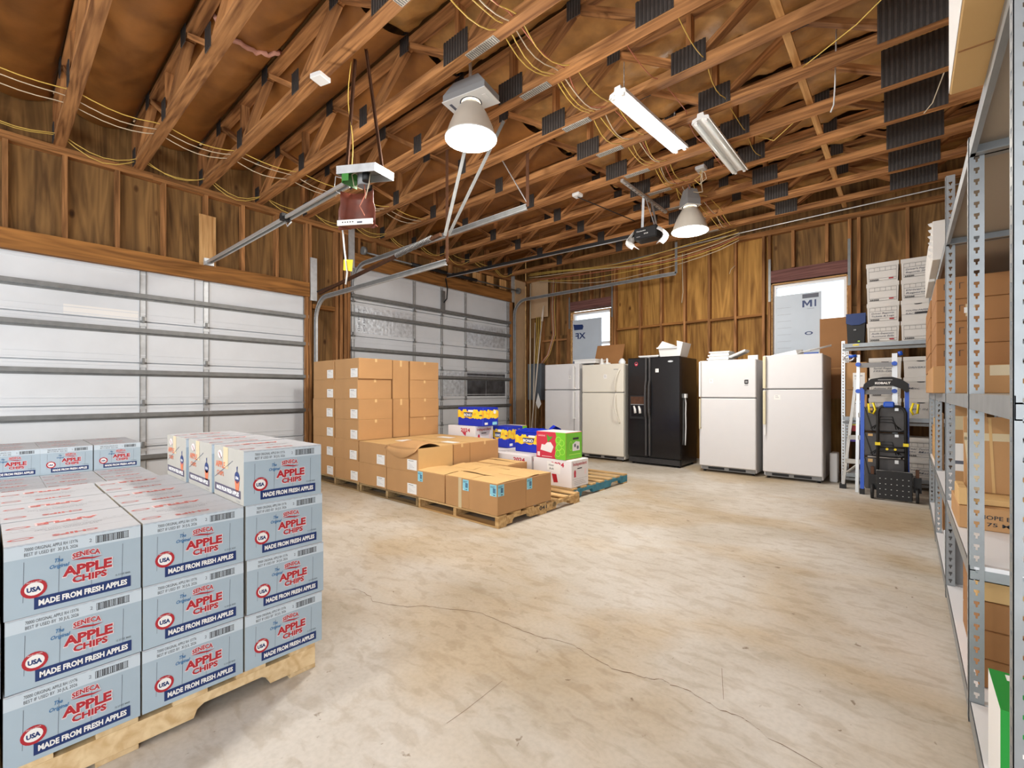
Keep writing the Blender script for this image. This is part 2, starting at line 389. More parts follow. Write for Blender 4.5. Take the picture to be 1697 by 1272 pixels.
# ================================================================== WALL_LEFT (garage doors)
wl = MB().box(-6.56, -6.50, Y0 - .1, -1.0, 0, 4.1, 'ply_left').build('wall_left'); tag(wl, kind='structure')
XS = -6.42
def ply(y0, y1, z0, z1, parent=wl, x=XS, mat='ply_left'):
    return sheet('plywood_panel', (x, y0, z0), (0, 1, 0), (0, 0, 1), y1 - y0, z1 - z0, .012, mat, parent)
# sheet normal = ey x ex = z x y = -x ; thickness goes to +x, so shift
def wply(y0, y1, z0, z1, parent=wl, mat='ply_left'): return ply(y0, y1, z0, z1, parent, XS - .012, mat)
for a, b in ((-1.0, .1), (.1, 1.32), (1.32, 2.54), (2.54, 3.59)): wply(a, b, 2.46, 3.56)
wply(2.98, 3.59, 0, 2.46); wply(3.59, 4.81, 3.02, 3.56); wply(4.81, 6.03, 3.02, 3.56); wply(6.03, 7.26, 3.02, 3.56); wply(7.26, 7.84, 0, 3.56)
for a in range(8): wply(-1.0 + a * 1.22, min(7.84, .22 + a * 1.22), 3.562, 4.08)
xm = XL - .045
for y in (-.72, -.31, .10, .50, .90, 1.30, 1.71, 2.11, 2.52): beam('stud', (xm, y, 2.64), (xm, y, 3.47), .038, .089, 'stud', wl, (1, 0, 0))
for y in (2.92, 2.965): beam('stud', (xm, y, 0), (xm, y, 3.47), .038, .089, 'stud', wl, (1, 0, 0))
for y in (3.36, 3.43, 3.50, 3.555): beam('stud', (xm, y, 0), (xm, y, 3.47), .045, .089, 'stud', wl, (1, 0, 0))
sheet('wide_board', (XL + .012, 1.63, 2.62), (0, 1, 0), (0, 0, 1), .17, .60, .018, 'truss2', wl)
beam('blocking', (xm, 3.0, 2.33), (xm, 3.33, 2.33), .089, .06, 'header', wl)
for y in (3.72, 4.0, 4.4, 4.8, 5.2, 5.6, 6.0, 6.35, 6.7, 7.05): beam('stud', (xm, y, 3.22), (xm, y, 3.47), .038, .089, 'stud', wl, (1, 0, 0))
for y in (6.12, 6.5, 6.88): sheet('plywood_patch', (XL + .004, y, 3.24), (0, 1, 0), (0, 0, 1), .2, .2, .01, 'truss2', wl)
for y in (7.29, 7.71): beam('stud', (xm, y, 0), (xm, y, 3.47), .038, .089, 'stud', wl, (1, 0, 0))
for z in (3.489, 3.527):
    for a, b in ((-1.2, 1.2), (1.2, 4.9), (4.9, 7.84)): beam('top_plate', (xm, a, z), (xm, b, z), .089, .037, 'plate', wl)
hd = beam('door_header', (XL - .01, -1.2, 2.545), (XL - .01, 2.945, 2.545), .075, .19, 'header', wl)
beam('door_header', (XL - .01, 3.585, 3.12), (XL - .01, 7.27, 3.12), .075, .20, 'header', wl)
# pale cardboard sheet standing in the corner
cs = MB().box(0, .012, 0, .35, 0, 3.5, 'card_pale').build('cardboard_sheet', loc=(-6.29, 7.32, 0), rot=(0, 0, 0))
tag(cs, 'tall pale cardboard sheet standing beside the far garage door in the corner', 'cardboard')

# ---- sectional doors
def garage_door(name, y0, y1, seams, struts, stiles, foils, label):
    d = empty(name, (0, 0, 0), kind='structure')
    xo = -6.385
    for k in range(len(seams) - 1):
        zt, zb = seams[k], seams[k + 1]
        m = MB().box(xo - .035, xo, y0, y1, zb + .006, zt - .006, 'door_white')
        for q in (.09, .035):           # pressed ribs beside every seam
            m.box(xo, xo + .006, y0, y1, zb + q - .008, zb + q, 'door_white'); m.box(xo, xo + .006, y0, y1, zt - q, zt - q + .008, 'door_white')
        m.build('door_section', d)
    MB().box(xo - .045, xo - .036, y0 - .06, y1 + .06, 0, seams[0] + .05, 'door_white').build('light_seal', d)  # backing slab added to stop light leaking through the section joints
    for z in struts:
        m = MB(); m.box(xo + .004, xo + .05, y0, y1, z - .022, z - .018, 'galv'); m.box(xo + .004, xo + .05, y0, y1, z + .018, z + .022, 'galv')
        m.box(xo + .046, xo + .052, y0, y1, z - .022, z + .022, 'galv_dark'); m.box(xo + .001, xo + .006, y0, y1, z - .045, z - .018, 'galv_dark')
        m.build('strut', d)
    for y, w in stiles:
        m = MB()
        for k in range(len(seams) - 1):
            m.box(xo + .001, xo + .005, y - w / 2, y + w / 2, seams[k + 1] + .012, seams[k] - .012, 'galv')
            m.box(xo + .005, xo + .012, y - w / 2, y - w / 2 + .006, seams[k + 1] + .012, seams[k] - .012, 'galv_dark')
            m.box(xo + .005, xo + .012, y + w / 2 - .006, y + w / 2, seams[k + 1] + .012, seams[k] - .012, 'galv_dark')
        m.build('stile', d)
        for z in seams[1:-1]:
            h = MB(); h.box(xo + .005, xo + .014, y - .028, y + .028, z - .05, z + .05, 'galv')
            h.tube([(xo + .02, y - .03, z), (xo + .02, y + .03, z)], .011, 'galv_dark'); h.box(xo + .012, xo + .034, y - .01, y + .01, z - .012, z + .055, 'galv_dark')
            h.build('hinge', d)
    for (a, b, z0, z1, mt) in foils: MB().box(xo + .001, xo + .0055, a, b, z0, z1, mt).build('foil_panel', d)
    return d
S1 = [2.50, 1.89, 1.434, .974, .51, .02]
d1 = garage_door('door_1', -1.1, 2.98, S1, (2.17, 1.79, 1.333, .867, .40), [(-.55, .06), (1.12, .06), (1.72, .06), (2.93, .09)], [], '')
MB().box(-6.384, -6.380, .49, 1.08, 1.905, 2.0, 'paper').build('white_strip', d1)
MB().box(-6.384, -6.379, 1.60, 1.605, 1.93, 2.48, 'galv_dark').build('panel_joint', d1)
S2 = [3.04, 2.50, 1.974, 1.517, .986, .518, .02]
d2 = garage_door('door_2', 3.60, 7.26, S2, (2.585, 2.31, 1.78, 1.39, .85), [(3.64, .05), (4.78, .05), (5.39, .05), (5.98, .05), (7.2, .07)],
    [(3.68, 4.74, 2.03, 2.44, 'foil'), (6.02, 7.12, 2.03, 2.44, 'foil'), (4.84, 5.34, 1.04, 1.50, 'foil'), (5.43, 5.94, 1.04, 1.50, 'foil'), (6.03, 6.54, 1.04, 1.50, 'foil_dark'), (6.55, 7.12, 1.04, 1.50, 'foil_dark')], '')
m = MB(); m.T = frame((-6.379, 3.70, 2.05), (0, 0, 1), (0, -1, 0)); m.T = frame((-6.3785, 3.76, 2.06), (0, 0, 1), (0, -1, 0))
m.text('12100 SWIFT', 0, 0, .035, 'ink_grey', w=.34, bold=.01); m.text('HTR REFLECT', 0, -.09, .035, 'ink_grey', w=.34, bold=.01); m.build('printing', d2)
MB().box(-6.38, -6.35, 3.6, 7.26, 3.015, 3.035, 'galv').build('top_strip', d2)
m = MB(); m.tube([(-6.30, 5.42, 3.17), (-6.25, 5.42, 2.98), (-6.27, 5.42, 2.80), (-6.35, 5.42, 2.74)], .012, 'black_m'); m.box(-6.37, -6.345, 5.36, 5.45, 2.60, 2.95, 'galv_dark'); m.build('arm_bracket', d2)
# ---- tracks (they belong to the doors)
def track(parent, y, xe, zt, zb, hang, r=.30):
    m = MB(); pts = [(-6.28, zb)] + [(-6.28, zt - r)]
    for k in range(1, 9):
        a = PI / 2 * k / 8; pts.append((-6.28 + r * (1 - math.cos(a)), zt - r + r * math.sin(a)))
    pts.append((xe, zt))
    P = [Vector((x, y, z)) for x, z in pts]
    for i in range(len(P) - 1):
        d = (P[i + 1] - P[i]).normalized(); n = Vector((-d.z, 0, d.x))
        for o_, w, h, mt in ((Vector((0, 0, 0)), .004, .05, 'galv_dark'), (n * -.026, .03, .004, 'galv'), (n * .026, .03, .004, 'galv')):
            m.bar(P[i] + o_, P[i + 1] + o_, w if w < .01 else .03, h, mt, up=n)
    tr = m.build('track', parent)
    b = MB().box(-.02, .002, -.045, .045, 0, .60, 'galv').build('flag_bracket', parent, loc=(-6.30, y - .02, zt - .02))
    if hang:
        MB().box(-.018, .018, -.002, .002, 0, ZC - zt, 'steel_brown').build('hanger', parent, loc=(xe + .02, y, zt))
        h = MB(); h.bar((xe + .02, y, zt + .05), (xe + .02 + hang, y - .25, ZC), .03, .004, 'galv'); h.build('brace', parent)
    return tr
track(d1, 3.02, -3.50, 2.42, .0, .0)
MB().box(-.02, .02, -.002, .002, 0, ZC - 2.42, 'steel_brown').build('hanger', d1, loc=(-3.49, 3.02, 2.42))
MB().bar((-3.5, 3.05, 2.70), (-2.75, 3.05, 3.56), .035, .004, 'galv_dark').build('brace', d1)
MB().bar((-3.5, 3.00, 2.68), (-3.05, 2.92, 3.56), .035, .004, 'galv_dark').build('brace', d1)
track(d2, 3.60, -2.93, 3.00, 2.6, 0)
MB().box(-.02, .02, -.002, .002, 0, ZC - 3.0, 'steel_brown').build('hanger', d2, loc=(-2.92, 3.60, 3.0))
MB().bar((-2.93, 3.6, 3.05), (-3.25, 3.55, 3.6), .03, .004, 'galv').build('brace', d2)
track(d2, 7.31, -2.83, 3.04, .0, 0)
MB().box(-.02, .02, -.002, .002, 0, ZC - 3.04, 'galv_dark').build('hanger', d2, loc=(-2.83, 7.31, 3.04))
# extension spring over the nearer track
sp = MB(); sp.bar((-6.1, 2.98, 2.47), (-3.55, 2.99, 2.70), .03, .035, 'steel_brown')
pts = [(-4.3 + .62 * k / 160, 2.98 + .028 * math.cos(k * 1.2), 2.635 + .056 * k / 160 + .028 * math.sin(k * 1.2)) for k in range(161)]
sp.tube(pts, .005, 'galv_dark', 4); sp.tube([(-6.15, 2.98, 2.50), (-5.5, 2.98, 2.53)], .012, 'black_m')
sp.build('extension_spring', d1)
# torsion shaft of the far door
ts = MB(); ts.tube([(-6.2, 3.7, 3.23), (-6.2, 7.35, 3.25)], .014, 'galv_dark'); ts.tube([(-6.2, 4.6, 3.235), (-6.2, 5.35, 3.24)], .032, 'black_m'); ts.tube([(-6.2, 5.5, 3.24), (-6.2, 6.1, 3.245)], .032, 'black_m')
for y in (3.72, 7.34): ts.tube([(-6.2, y - .025, 3.25), (-6.2, y + .025, 3.25)], .06, 'galv_dark', 16)
ts.build('torsion_spring', d2)

# ================================================================== WALL_BACK
wb = MB().box(-6.6, X1 + .1, YB + .16, YB + .2, 3.95, 4.3, 'ply_back').build('wall_back'); tag(wb, kind='structure')
YS = YB + .09
W1, W2 = (-5.16, -4.26, 1.45, 2.72), (-1.55, -.62, 1.45, 2.74)
def bply(x0, x1, z0, z1, mat='ply_back'): return sheet('plywood_panel', (x0, YS, z0), (1, 0, 0), (0, 0, 1), x1 - x0, z1 - z0, -.012, mat, wb) if 0 else \
    sheet('plywood_panel', (x0, YS + .012, z0), (1, 0, 0), (0, 0, 1), x1 - x0, z1 - z0, .012, mat, wb)
edges = [-6.4, W1[0], W1[1], -3.07, -1.86, W2[0], W2[1], .40, X1]
for a, b in zip(edges, edges[1:]):
    if (a, b) in ((W1[0], W1[1]), (W2[0], W2[1])):
        bply(a, b, 0, 1.45); bply(a, b, 2.75, 3.5, 'ply_left')
    else:
        up = 'ply_left' if a < -5 or a > -1 else 'ply_back'
        bply(a, b, 0, 2.30, up); bply(a, b, 2.304, 3.5, up)
for a in range(7): bply(-6.4 + a * 1.22, min(X1, -5.18 + a * 1.22), 3.56, 4.08, 'ply_left')
ym = YB + .045
def bstud(x, z0=0, z1=3.49, w=.038): beam('stud', (x, ym, z0), (x, ym, z1), w, .089, 'stud', wb, (0, 1, 0))
for x in (-6.3, -5.9, -5.5, -5.24, -5.195, -4.22, -4.17, -3.67, -3.27, -2.86, -2.46, -2.06, -1.66, -1.58, -.60, -.50, .0, .4, .8, 1.2): bstud(x)
for x in (-4.95, -4.7, -4.45): bstud(x, 2.93)
for x in (-1.27, -.86): bstud(x, 2.95)
for x in (-4.9, -4.5, -1.3, -.9): bstud(x, 0, 1.42)
for a, b in ((-6.4, -2.4), (-2.4, X1)):
    for z in (3.509, 3.546): beam('top_plate', (a, ym, z), (b, ym, z), .089, .036, 'plate', wb)
beam('window_header', (W1[0] - .02, YB + .03, 2.85), (W1[1] + .02, YB + .03, 2.85), .06, .17, 'purple', wb)
beam('window_header', (W2[0] - .02, YB + .03, 2.85), (W2[1] + .02, YB + .03, 2.85), .06, .18, 'purple', wb)
MB().box(-6.6, W1[0], YS + .02, YS + .05, 0, 4.1, 'ply_back').box(W1[1], W2[0], YS + .02, YS + .05, 0, 4.1, 'ply_back').box(W2[1], X1, YS + .02, YS + .05, 0, 4.1, 'ply_back').box(W1[0], W2[1], YS + .03, YS + .05, 2.9, 4.1, 'ply_back').build('leak_backing', wb)  # unseen slabs added behind the plywood so its joints leak no light
bx = [-4.15, -3.67, -3.27, -2.86, -2.46, -2.06, -1.66]
for a, b in zip(bx, bx[1:]): beam('blocking', (a + .02, ym, 2.30 + random.uniform(-.01, .01)), (b - .02, ym, 2.30), .085, .038, 'header', wb)
beam('blocking', (-5.88, ym, 2.2), (-5.52, ym, 2.2), .085, .038, 'stud', wb)
beam('blocking', (-5.48, ym, 2.2), (-5.26, ym, 2.2), .085, .038, 'stud', wb)
for x, z in ((-5.19, 2.72), (-4.225, 2.86), (-1.575, 2.80), (-.605, 2.90)):
    MB().box(-.016, .016, -.003, 0, -.32, .32, 'galv_dark').build('strap_tie', wb, loc=(x, YB - .001, z))
def window(n, x0, x1, z0, z1):
    w = empty('window_%d' % n, (0, 0, 0), kind='structure'); y = YS + .02
    f = MB()
    for a, b, c, d in ((x0, x0 + .05, z0, z1), (x1 - .05, x1, z0, z1), (x0 + .05, x1 - .05, z1 - .05, z1), (x0 + .05, x1 - .05, z0, z0 + .05), (x0 + .05, x1 - .05, (z0 + z1) / 2 - .03, (z0 + z1) / 2 + .02)):
        f.box(a, b, y - .03, y + .05, c, d, 'glassw')
    f.build('window_frame', w)
    MB().box(x0 + .05, x1 - .05, y + .02, y + .024, z0 + .05, (z0 + z1) / 2 - .03, 'glass').build('pane', w)
    MB().box(x0 + .05, x1 - .05, y + .034, y + .038, (z0 + z1) / 2 + .02, z1 - .05, 'glass').build('pane', w)
    g = MB(); g.box(x0 - .0, x0 + .012, YB, YS, z0, z1, 'truss2'); g.box(x1 - .012, x1, YB, YS, z0, z1, 'truss2'); g.box(x0, x1, YB, YS, z1 - .012, z1, 'truss2'); g.box(x0, x1, YB - .01, YS, z0 - .02, z0, 'truss2')
    g.build('jamb_lining', w)
    return w
window(1, *W1); window(2, *W2)
# foam boards leaning in the windows
fb = empty('foam_board', (-4.82, YB + .055, 1.47), label='white foam insulation board with dark XF lettering standing in the first window', cat='foam board')
MB().box(-.33, .33, 0, .02, 0, 1.10, 'foam').build('board', fb)
m = MB(); m.T = frame((.28, -.001, .70), (-1, 0, 0), (0, 0, 1)); m.T = Matrix.Translation((.30, -.001, .72)) @ Matrix(((-1, 0, 0, 0), (0, 0, 1, 0), (0, 1, 0, 0), (0, 0, 0, 1)))
m.T = Matrix(((-1, 0, 0, .31), (0, 0, 1, -.0012), (0, 1, 0, .72), (0, 0, 0, 1)))
m.text('XF', .33, 0, .12, 'navy', w=.24, bold=.03)
m.T = Matrix(((1, 0, 0, -.31), (0, 0, -1, -.0012), (0, 1, 0, .72), (0, 0, 0, 1)))
m.poly([(.0, .30), (.02, .18), (.22, .18), (.24, .24), (.22, .28), (.05, .29)], 'navy'); m.rect(0, .2, -.55, -.45, 'navy'); m.rect(0, .4, -.62, -.60, 'blue_txt'); m.build('lettering', fb)
fb = empty('foam_board', (-1.20, YB + .05, 1.47), label='tall bubbly foam board with dark M lettering standing in the second window', cat='foam board')
MB().box(-.31, .27, 0, .02, 0, 1.09, 'foam').build('board', fb)
m = MB(); m.T = Matrix(((1, 0, 0, 0), (0, 0, -1, -.0012), (0, 1, 0, 0), (0, 0, 0, 1)))
m.rect(.04, .24, 1.01, 1.07, 'ink_grey'); m.poly([(.04, .88), (.04, .98), (.07, .98), (.10, .93), (.13, .98), (.16, .98), (.16, .88), (.135, .88), (.135, .945), (.10, .895), (.065, .945), (.065, .88)], 'navy'); m.rect(.19, .21, .88, .98, 'navy'); m.text('FOAMULAR', .10, .85, .012, 'navy'); m.ring(.12, .50, .05, .025, .6, 'navy'); m.rect(.04, .24, .08, .22, 'kblue')
for k in range(9): m.rect(-.28, -.1, .1 + k * .1, .102 + k * .1, 'ink_grey')
m.build('lettering', fb)
bd = MB().box(-.17, .16, 0, .012, 0, .70, 'card_dk').build('cardboard_sheet', loc=(-.77, YB - .012, 1.45)); tag(bd, 'orange brown cardboard sheet covering the lower corner of the second window', 'cardboard')
bd2 = MB().box(-.14, .13, 0, .012, 0, .42, 'card_dk').build('cardboard_sheet', loc=(-.75, YB - .045, 1.02)); tag(bd2, 'darker cardboard sheet hanging below the second window behind the shelf', 'cardboard')

# ================================================================== other two walls
wr = MB().box(X1, X1 + .06, -.3, YB + .2, 0, 4.1, 'ply_left').box(X1, X1 + .06, Y0, -.3, 2.9, 4.1, 'ply_left').build('wall_right'); tag(wr, kind='structure')
wf = MB().box(-6.56, X1, Y0 - .06, Y0, 3.2, 4.1, 'ply_left').box(-6.56, -5.6, Y0 - .06, Y0, 0, 3.2, 'ply_left').box(.7, X1, Y0 - .06, Y0, 0, 3.2, 'ply_left').build('wall_front'); tag(wf, kind='structure')

# ================================================================== CEILING: trusses, kraft-faced batts
ce = MB().box(-6.56, X1 + .06, Y0 - .06, YB + .2, 4.10, 4.14, 'ply_left').build('ceiling'); tag(ce, kind='structure')
CW, CH, ZT = .089, .066, 3.985
def ribbed(w, h, mt, n, t=.004):
    m = MB(); m.box(-w / 2, w / 2, -t / 2, t / 2, -h / 2, h / 2, mt)
    for k in range(n): x = -w / 2 + w * (k + .5) / n; m.box(x - w / n * .22, x + w / n * .22, -t * 1.6, -t / 2, -h / 2, h / 2, 'nailplate_rib')
    return m
np_big = ribbed(.42, .30, 'nailplate', 13); np_mid = ribbed(.26, .17, 'nailplate', 9); np_sm = ribbed(.12, .17, 'nailplate', 5)
PL = {}
def plate(kind, parent, loc, rot=(0, 0, 0)):
    if kind not in PL:
        src = {'big': np_big, 'mid': np_mid, 'sm': np_sm}[kind]; PL[kind] = src.build('nail_plate', parent, loc, rot); return PL[kind]
    o = bpy.data.objects.new('nail_plate', PL[kind].data); COL.objects.link(o); o.parent = parent; o.location = loc; o.rotation_euler = rot; return o
sl = MB().box(-.14, .14, -.035, .035, -.002, .002, 'nailplate_light')
for k in range(16): sl.box(-.135 + k * .0175, -.128 + k * .0175, -.03, .03, -.004, -.002, 'galv_dark')
SLV = None
TY = [-2.59, -1.98, -1.37, -.76, -.15] + [.46 + .61 * n for n in range(12)]
first_t = None
for y in TY:
    jit = random.uniform(-.008, .008)
    if first_t is None:
        c = MB().box(-6.42, X1, -CW / 2, CW / 2, ZC, ZC + CH, 'truss')
        t = beam('roof_truss', (-6.42, y, ZC + CH / 2), (X1, y, ZC + CH / 2), CW, CH, 'truss', ce)
    else:
        t = beam('roof_truss', (-6.42, y, ZC + CH / 2), (X1, y, ZC + CH / 2), CW, CH, 'truss', ce)
    first_t = t
    def loc(x, z): return (x + 6.42, 0, z - ZC - CH / 2)
    def tb(name, p0, p1, w, h, mat='truss', up=(0, 0, 1)):
        return beam(name, loc(*p0), loc(*p1), w, h, mat, t, up)
    tb('top_chord', (-6.42, ZT), (X1, ZT), CW, .038)
    J = [-6.25, -5.0, -3.75, -2.5, -1.25, .03, 1.25]
    tb('end_post', (-6.38, ZC + CH), (-6.38, ZT), CW, .05, up=(1, 0, 0))
    for k, x in enumerate(J):
        zb, zt_ = ZC + CH, ZT - .02
        xt = x + .625
        if k < len(J) - 1:
            tb('web', (x + .04, zb), (xt - .03, zt_), CW * .8, .04); tb('web', (J[k + 1] - .04, zb), (xt + .03, zt_), CW * .8, .04)
        if k in (1, 3, 4): tb('web', (x, zb), (x, zt_), CW * .8, .038, up=(1, 0, 0))
        if y > 0:
            if k == 5: plate('big', t, (x + 6.42 + .02, -CW / 2 - .003, .11))
            elif k in (3, 4): plate('mid', t, (x + 6.42, -CW / 2 - .003, .06))
            else: plate('sm', t, (x + 6.42, -CW / 2 - .003, .05))
            if k < 5: plate('sm', t, (xt + 6.42, -CW / 2 - .003, .40))
    if y > 0:
        if SLV is None: SLV = sl.build('splice_plate', t, loc(-2.27, ZC - .002))
        else:
            o = bpy.data.objects.new('splice_plate', SLV.data); COL.objects.link(o); o.parent = t; o.location = loc(-2.27, ZC - .002)
# batts: bulging kraft faces between the trusses
import mathutils.noise as mn
for i, (a, b) in enumerate(zip(TY, TY[1:] + [YB + .09])):
    y0, y1 = a + .045, b - .045
    if b <= .4: nx = 12
    else: nx = 72
    for (xa, xb, mt, sag, cr) in ((-6.40, -3.05, 'kraft', .13, .012), (-3.05, X1, 'kraft_gold', .07, .045)):
        ny = 10; n = max(3, int(nx * (xb - xa) / 8)); n = n * 2 if cr > .02 and b > .4 else n; vs = []; fs = []
        for k in range(n + 1):
            x = xa + (xb - xa) * k / n
            for j in range(ny + 1):
                f = j / ny; y = y0 + (y1 - y0) * f
                z = 4.04 - sag * math.sin(PI * f) ** .6 + cr * (mn.noise(Vector((x * 5, y * 5, i))) + .6 * mn.noise(Vector((x * 13, y * 13, i + 9))))
                if k in (0,) : z += 0
                vs.append((x, y, z))
        for k in range(n):
            for j in range(ny): p = k * (ny + 1) + j; fs.append((p, p + ny + 1, p + ny + 2, p + 1))
        m = MB(); m.add(vs, fs, mt); m.sm = set(range(len(m.f))); m.build('insulation_batt', ce)
# pink torn end of one batt, pale runner, long pale conduit
m = MB(); m.tube([(-4.02 + .02 * math.sin(k * 2.3), 1.12 + .51 * k / 16, 4.02 - .13 * math.sin(PI * k / 16) ** .6 + .008 * math.sin(k * 1.9)) for k in range(17)], [.014 + .008 * abs(math.sin(k * 1.7)) for k in range(17)], 'pink', 8); m.build('batt_end', ce)
rn = beam('runner_strip', (-.64, 3.2, ZC + CH + .012), (-.64, 7.6, ZC + CH + .012), .05, .02, 'truss2', ce)

# ================================================================== PALLETS
def make_pallet(name, w, l, h, mdeck, mstr, label, notch=True, group=None):
    """origin at the centre on the floor; stringers run along local Y (length l), deck boards across X"""
    p = empty(name, label=label, cat='pallet', group=group)
    t = .016; zs, ze = t, h - t
    for x in (-w / 2 + .019, 0, w / 2 - .019):
        m = MB(); L2 = l / 2
        if notch:
            n0, n1, zn = l * .16, l * .36, zs + (ze - zs) * .55
            out = [(-L2, zs), (-n1, zs), (-n1 + .01, zn - .012), (-n1 + .03, zn), (-n0 - .03, zn), (-n0 - .01, zn - .012), (-n0, zs), (n0, zs), (n0 + .01, zn - .012), (n0 + .03, zn), (n1 - .03, zn), (n1 - .01, zn - .012), (n1, zs), (L2, zs), (L2, ze), (-L2, ze)]
        else: out = [(-L2, zs), (L2, zs), (L2, ze), (-L2, ze)]
        n = len(out); vs = [(-.019, a, b) for a, b in out] + [(.019, a, b) for a, b in out]
        fs = [tuple(range(n))[::-1], tuple(range(n, 2 * n))] + [(i, (i + 1) % n, (i + 1) % n + n, i + n) for i in range(n)]
        m.add(vs, fs, mstr); m.build('stringer', p, (x, 0, 0))
    k = 7
    for i in range(k):
        y = -l / 2 + .05 + (l - .1) * i / (k - 1); b = beam('deck_board', (-w / 2, y, h - t / 2), (w / 2, y, h - t / 2), .098, t - .001, mdeck, p)
    for y in (-l / 2 + .05, 0, l / 2 - .05): beam('bottom_board', (-w / 2, y, t / 2), (w / 2, y, t / 2), .1, t - .001, mdeck, p)
    return p
E = empty
P1 = make_pallet('pallet', 1.05, 1.22, .10, 'pallet_new', 'pallet_new', 'fresh pale wood pallet under the stack of blue-grey cartons')
P1.location = (-2.335, .257, 0)
P2 = dup(P1, (-4.81, .257, 0), label='fresh pale wood pallet under the second carton stack by the white garage door')
PA = make_pallet('pallet', 1.06, 1.21, .10, 'pallet_old', 'pallet_old', 'weathered wood pallet under the tallest tan box stack'); PA.location = (-5.17, 3.325, 0)
PB = dup(PA, (-4.09, 3.325, 0), label='weathered wood pallet under the two-high tan boxes with the open flap')
PC = make_pallet('pallet', 1.06, 1.21, .10, 'pallet', 'pallet', 'wood pallet with stamped side rail under the blue-labelled boxes'); PC.location = (-3.04, 3.325, 0)
m = MB(); m.T = Matrix(((0, 0, 1, .5312), (1, 0, 0, 0), (0, 1, 0, 0), (0, 0, 0, 1))); m.text('041', -.06, .045, .035, 'ink', w=.11, bold=.03); m.disc(.17, .06, .03, .025, 'pallet_old'); m.build('stamp', PC)
PD = make_pallet('pallet', 1.08, 1.22, .11, 'pallet', 'pallet_blue', 'blue painted pallet under the white produce boxes'); PD.location = (-3.15, 4.56, 0)
m = MB(); m.T = Matrix(((0, 0, 1, .5412), (1, 0, 0, 0), (0, 1, 0, 0), (0, 0, 0, 1)))
m.ring(-.53, .055, .035, .03, .6, 'white'); m.rect(-.53, -.49, .02, .03, 'white'); m.build('stamp', PD)
PE = dup(PA, (-4.35, 4.56, 0), label='weathered wood pallet mostly hidden behind the tan boxes under the white boxes')

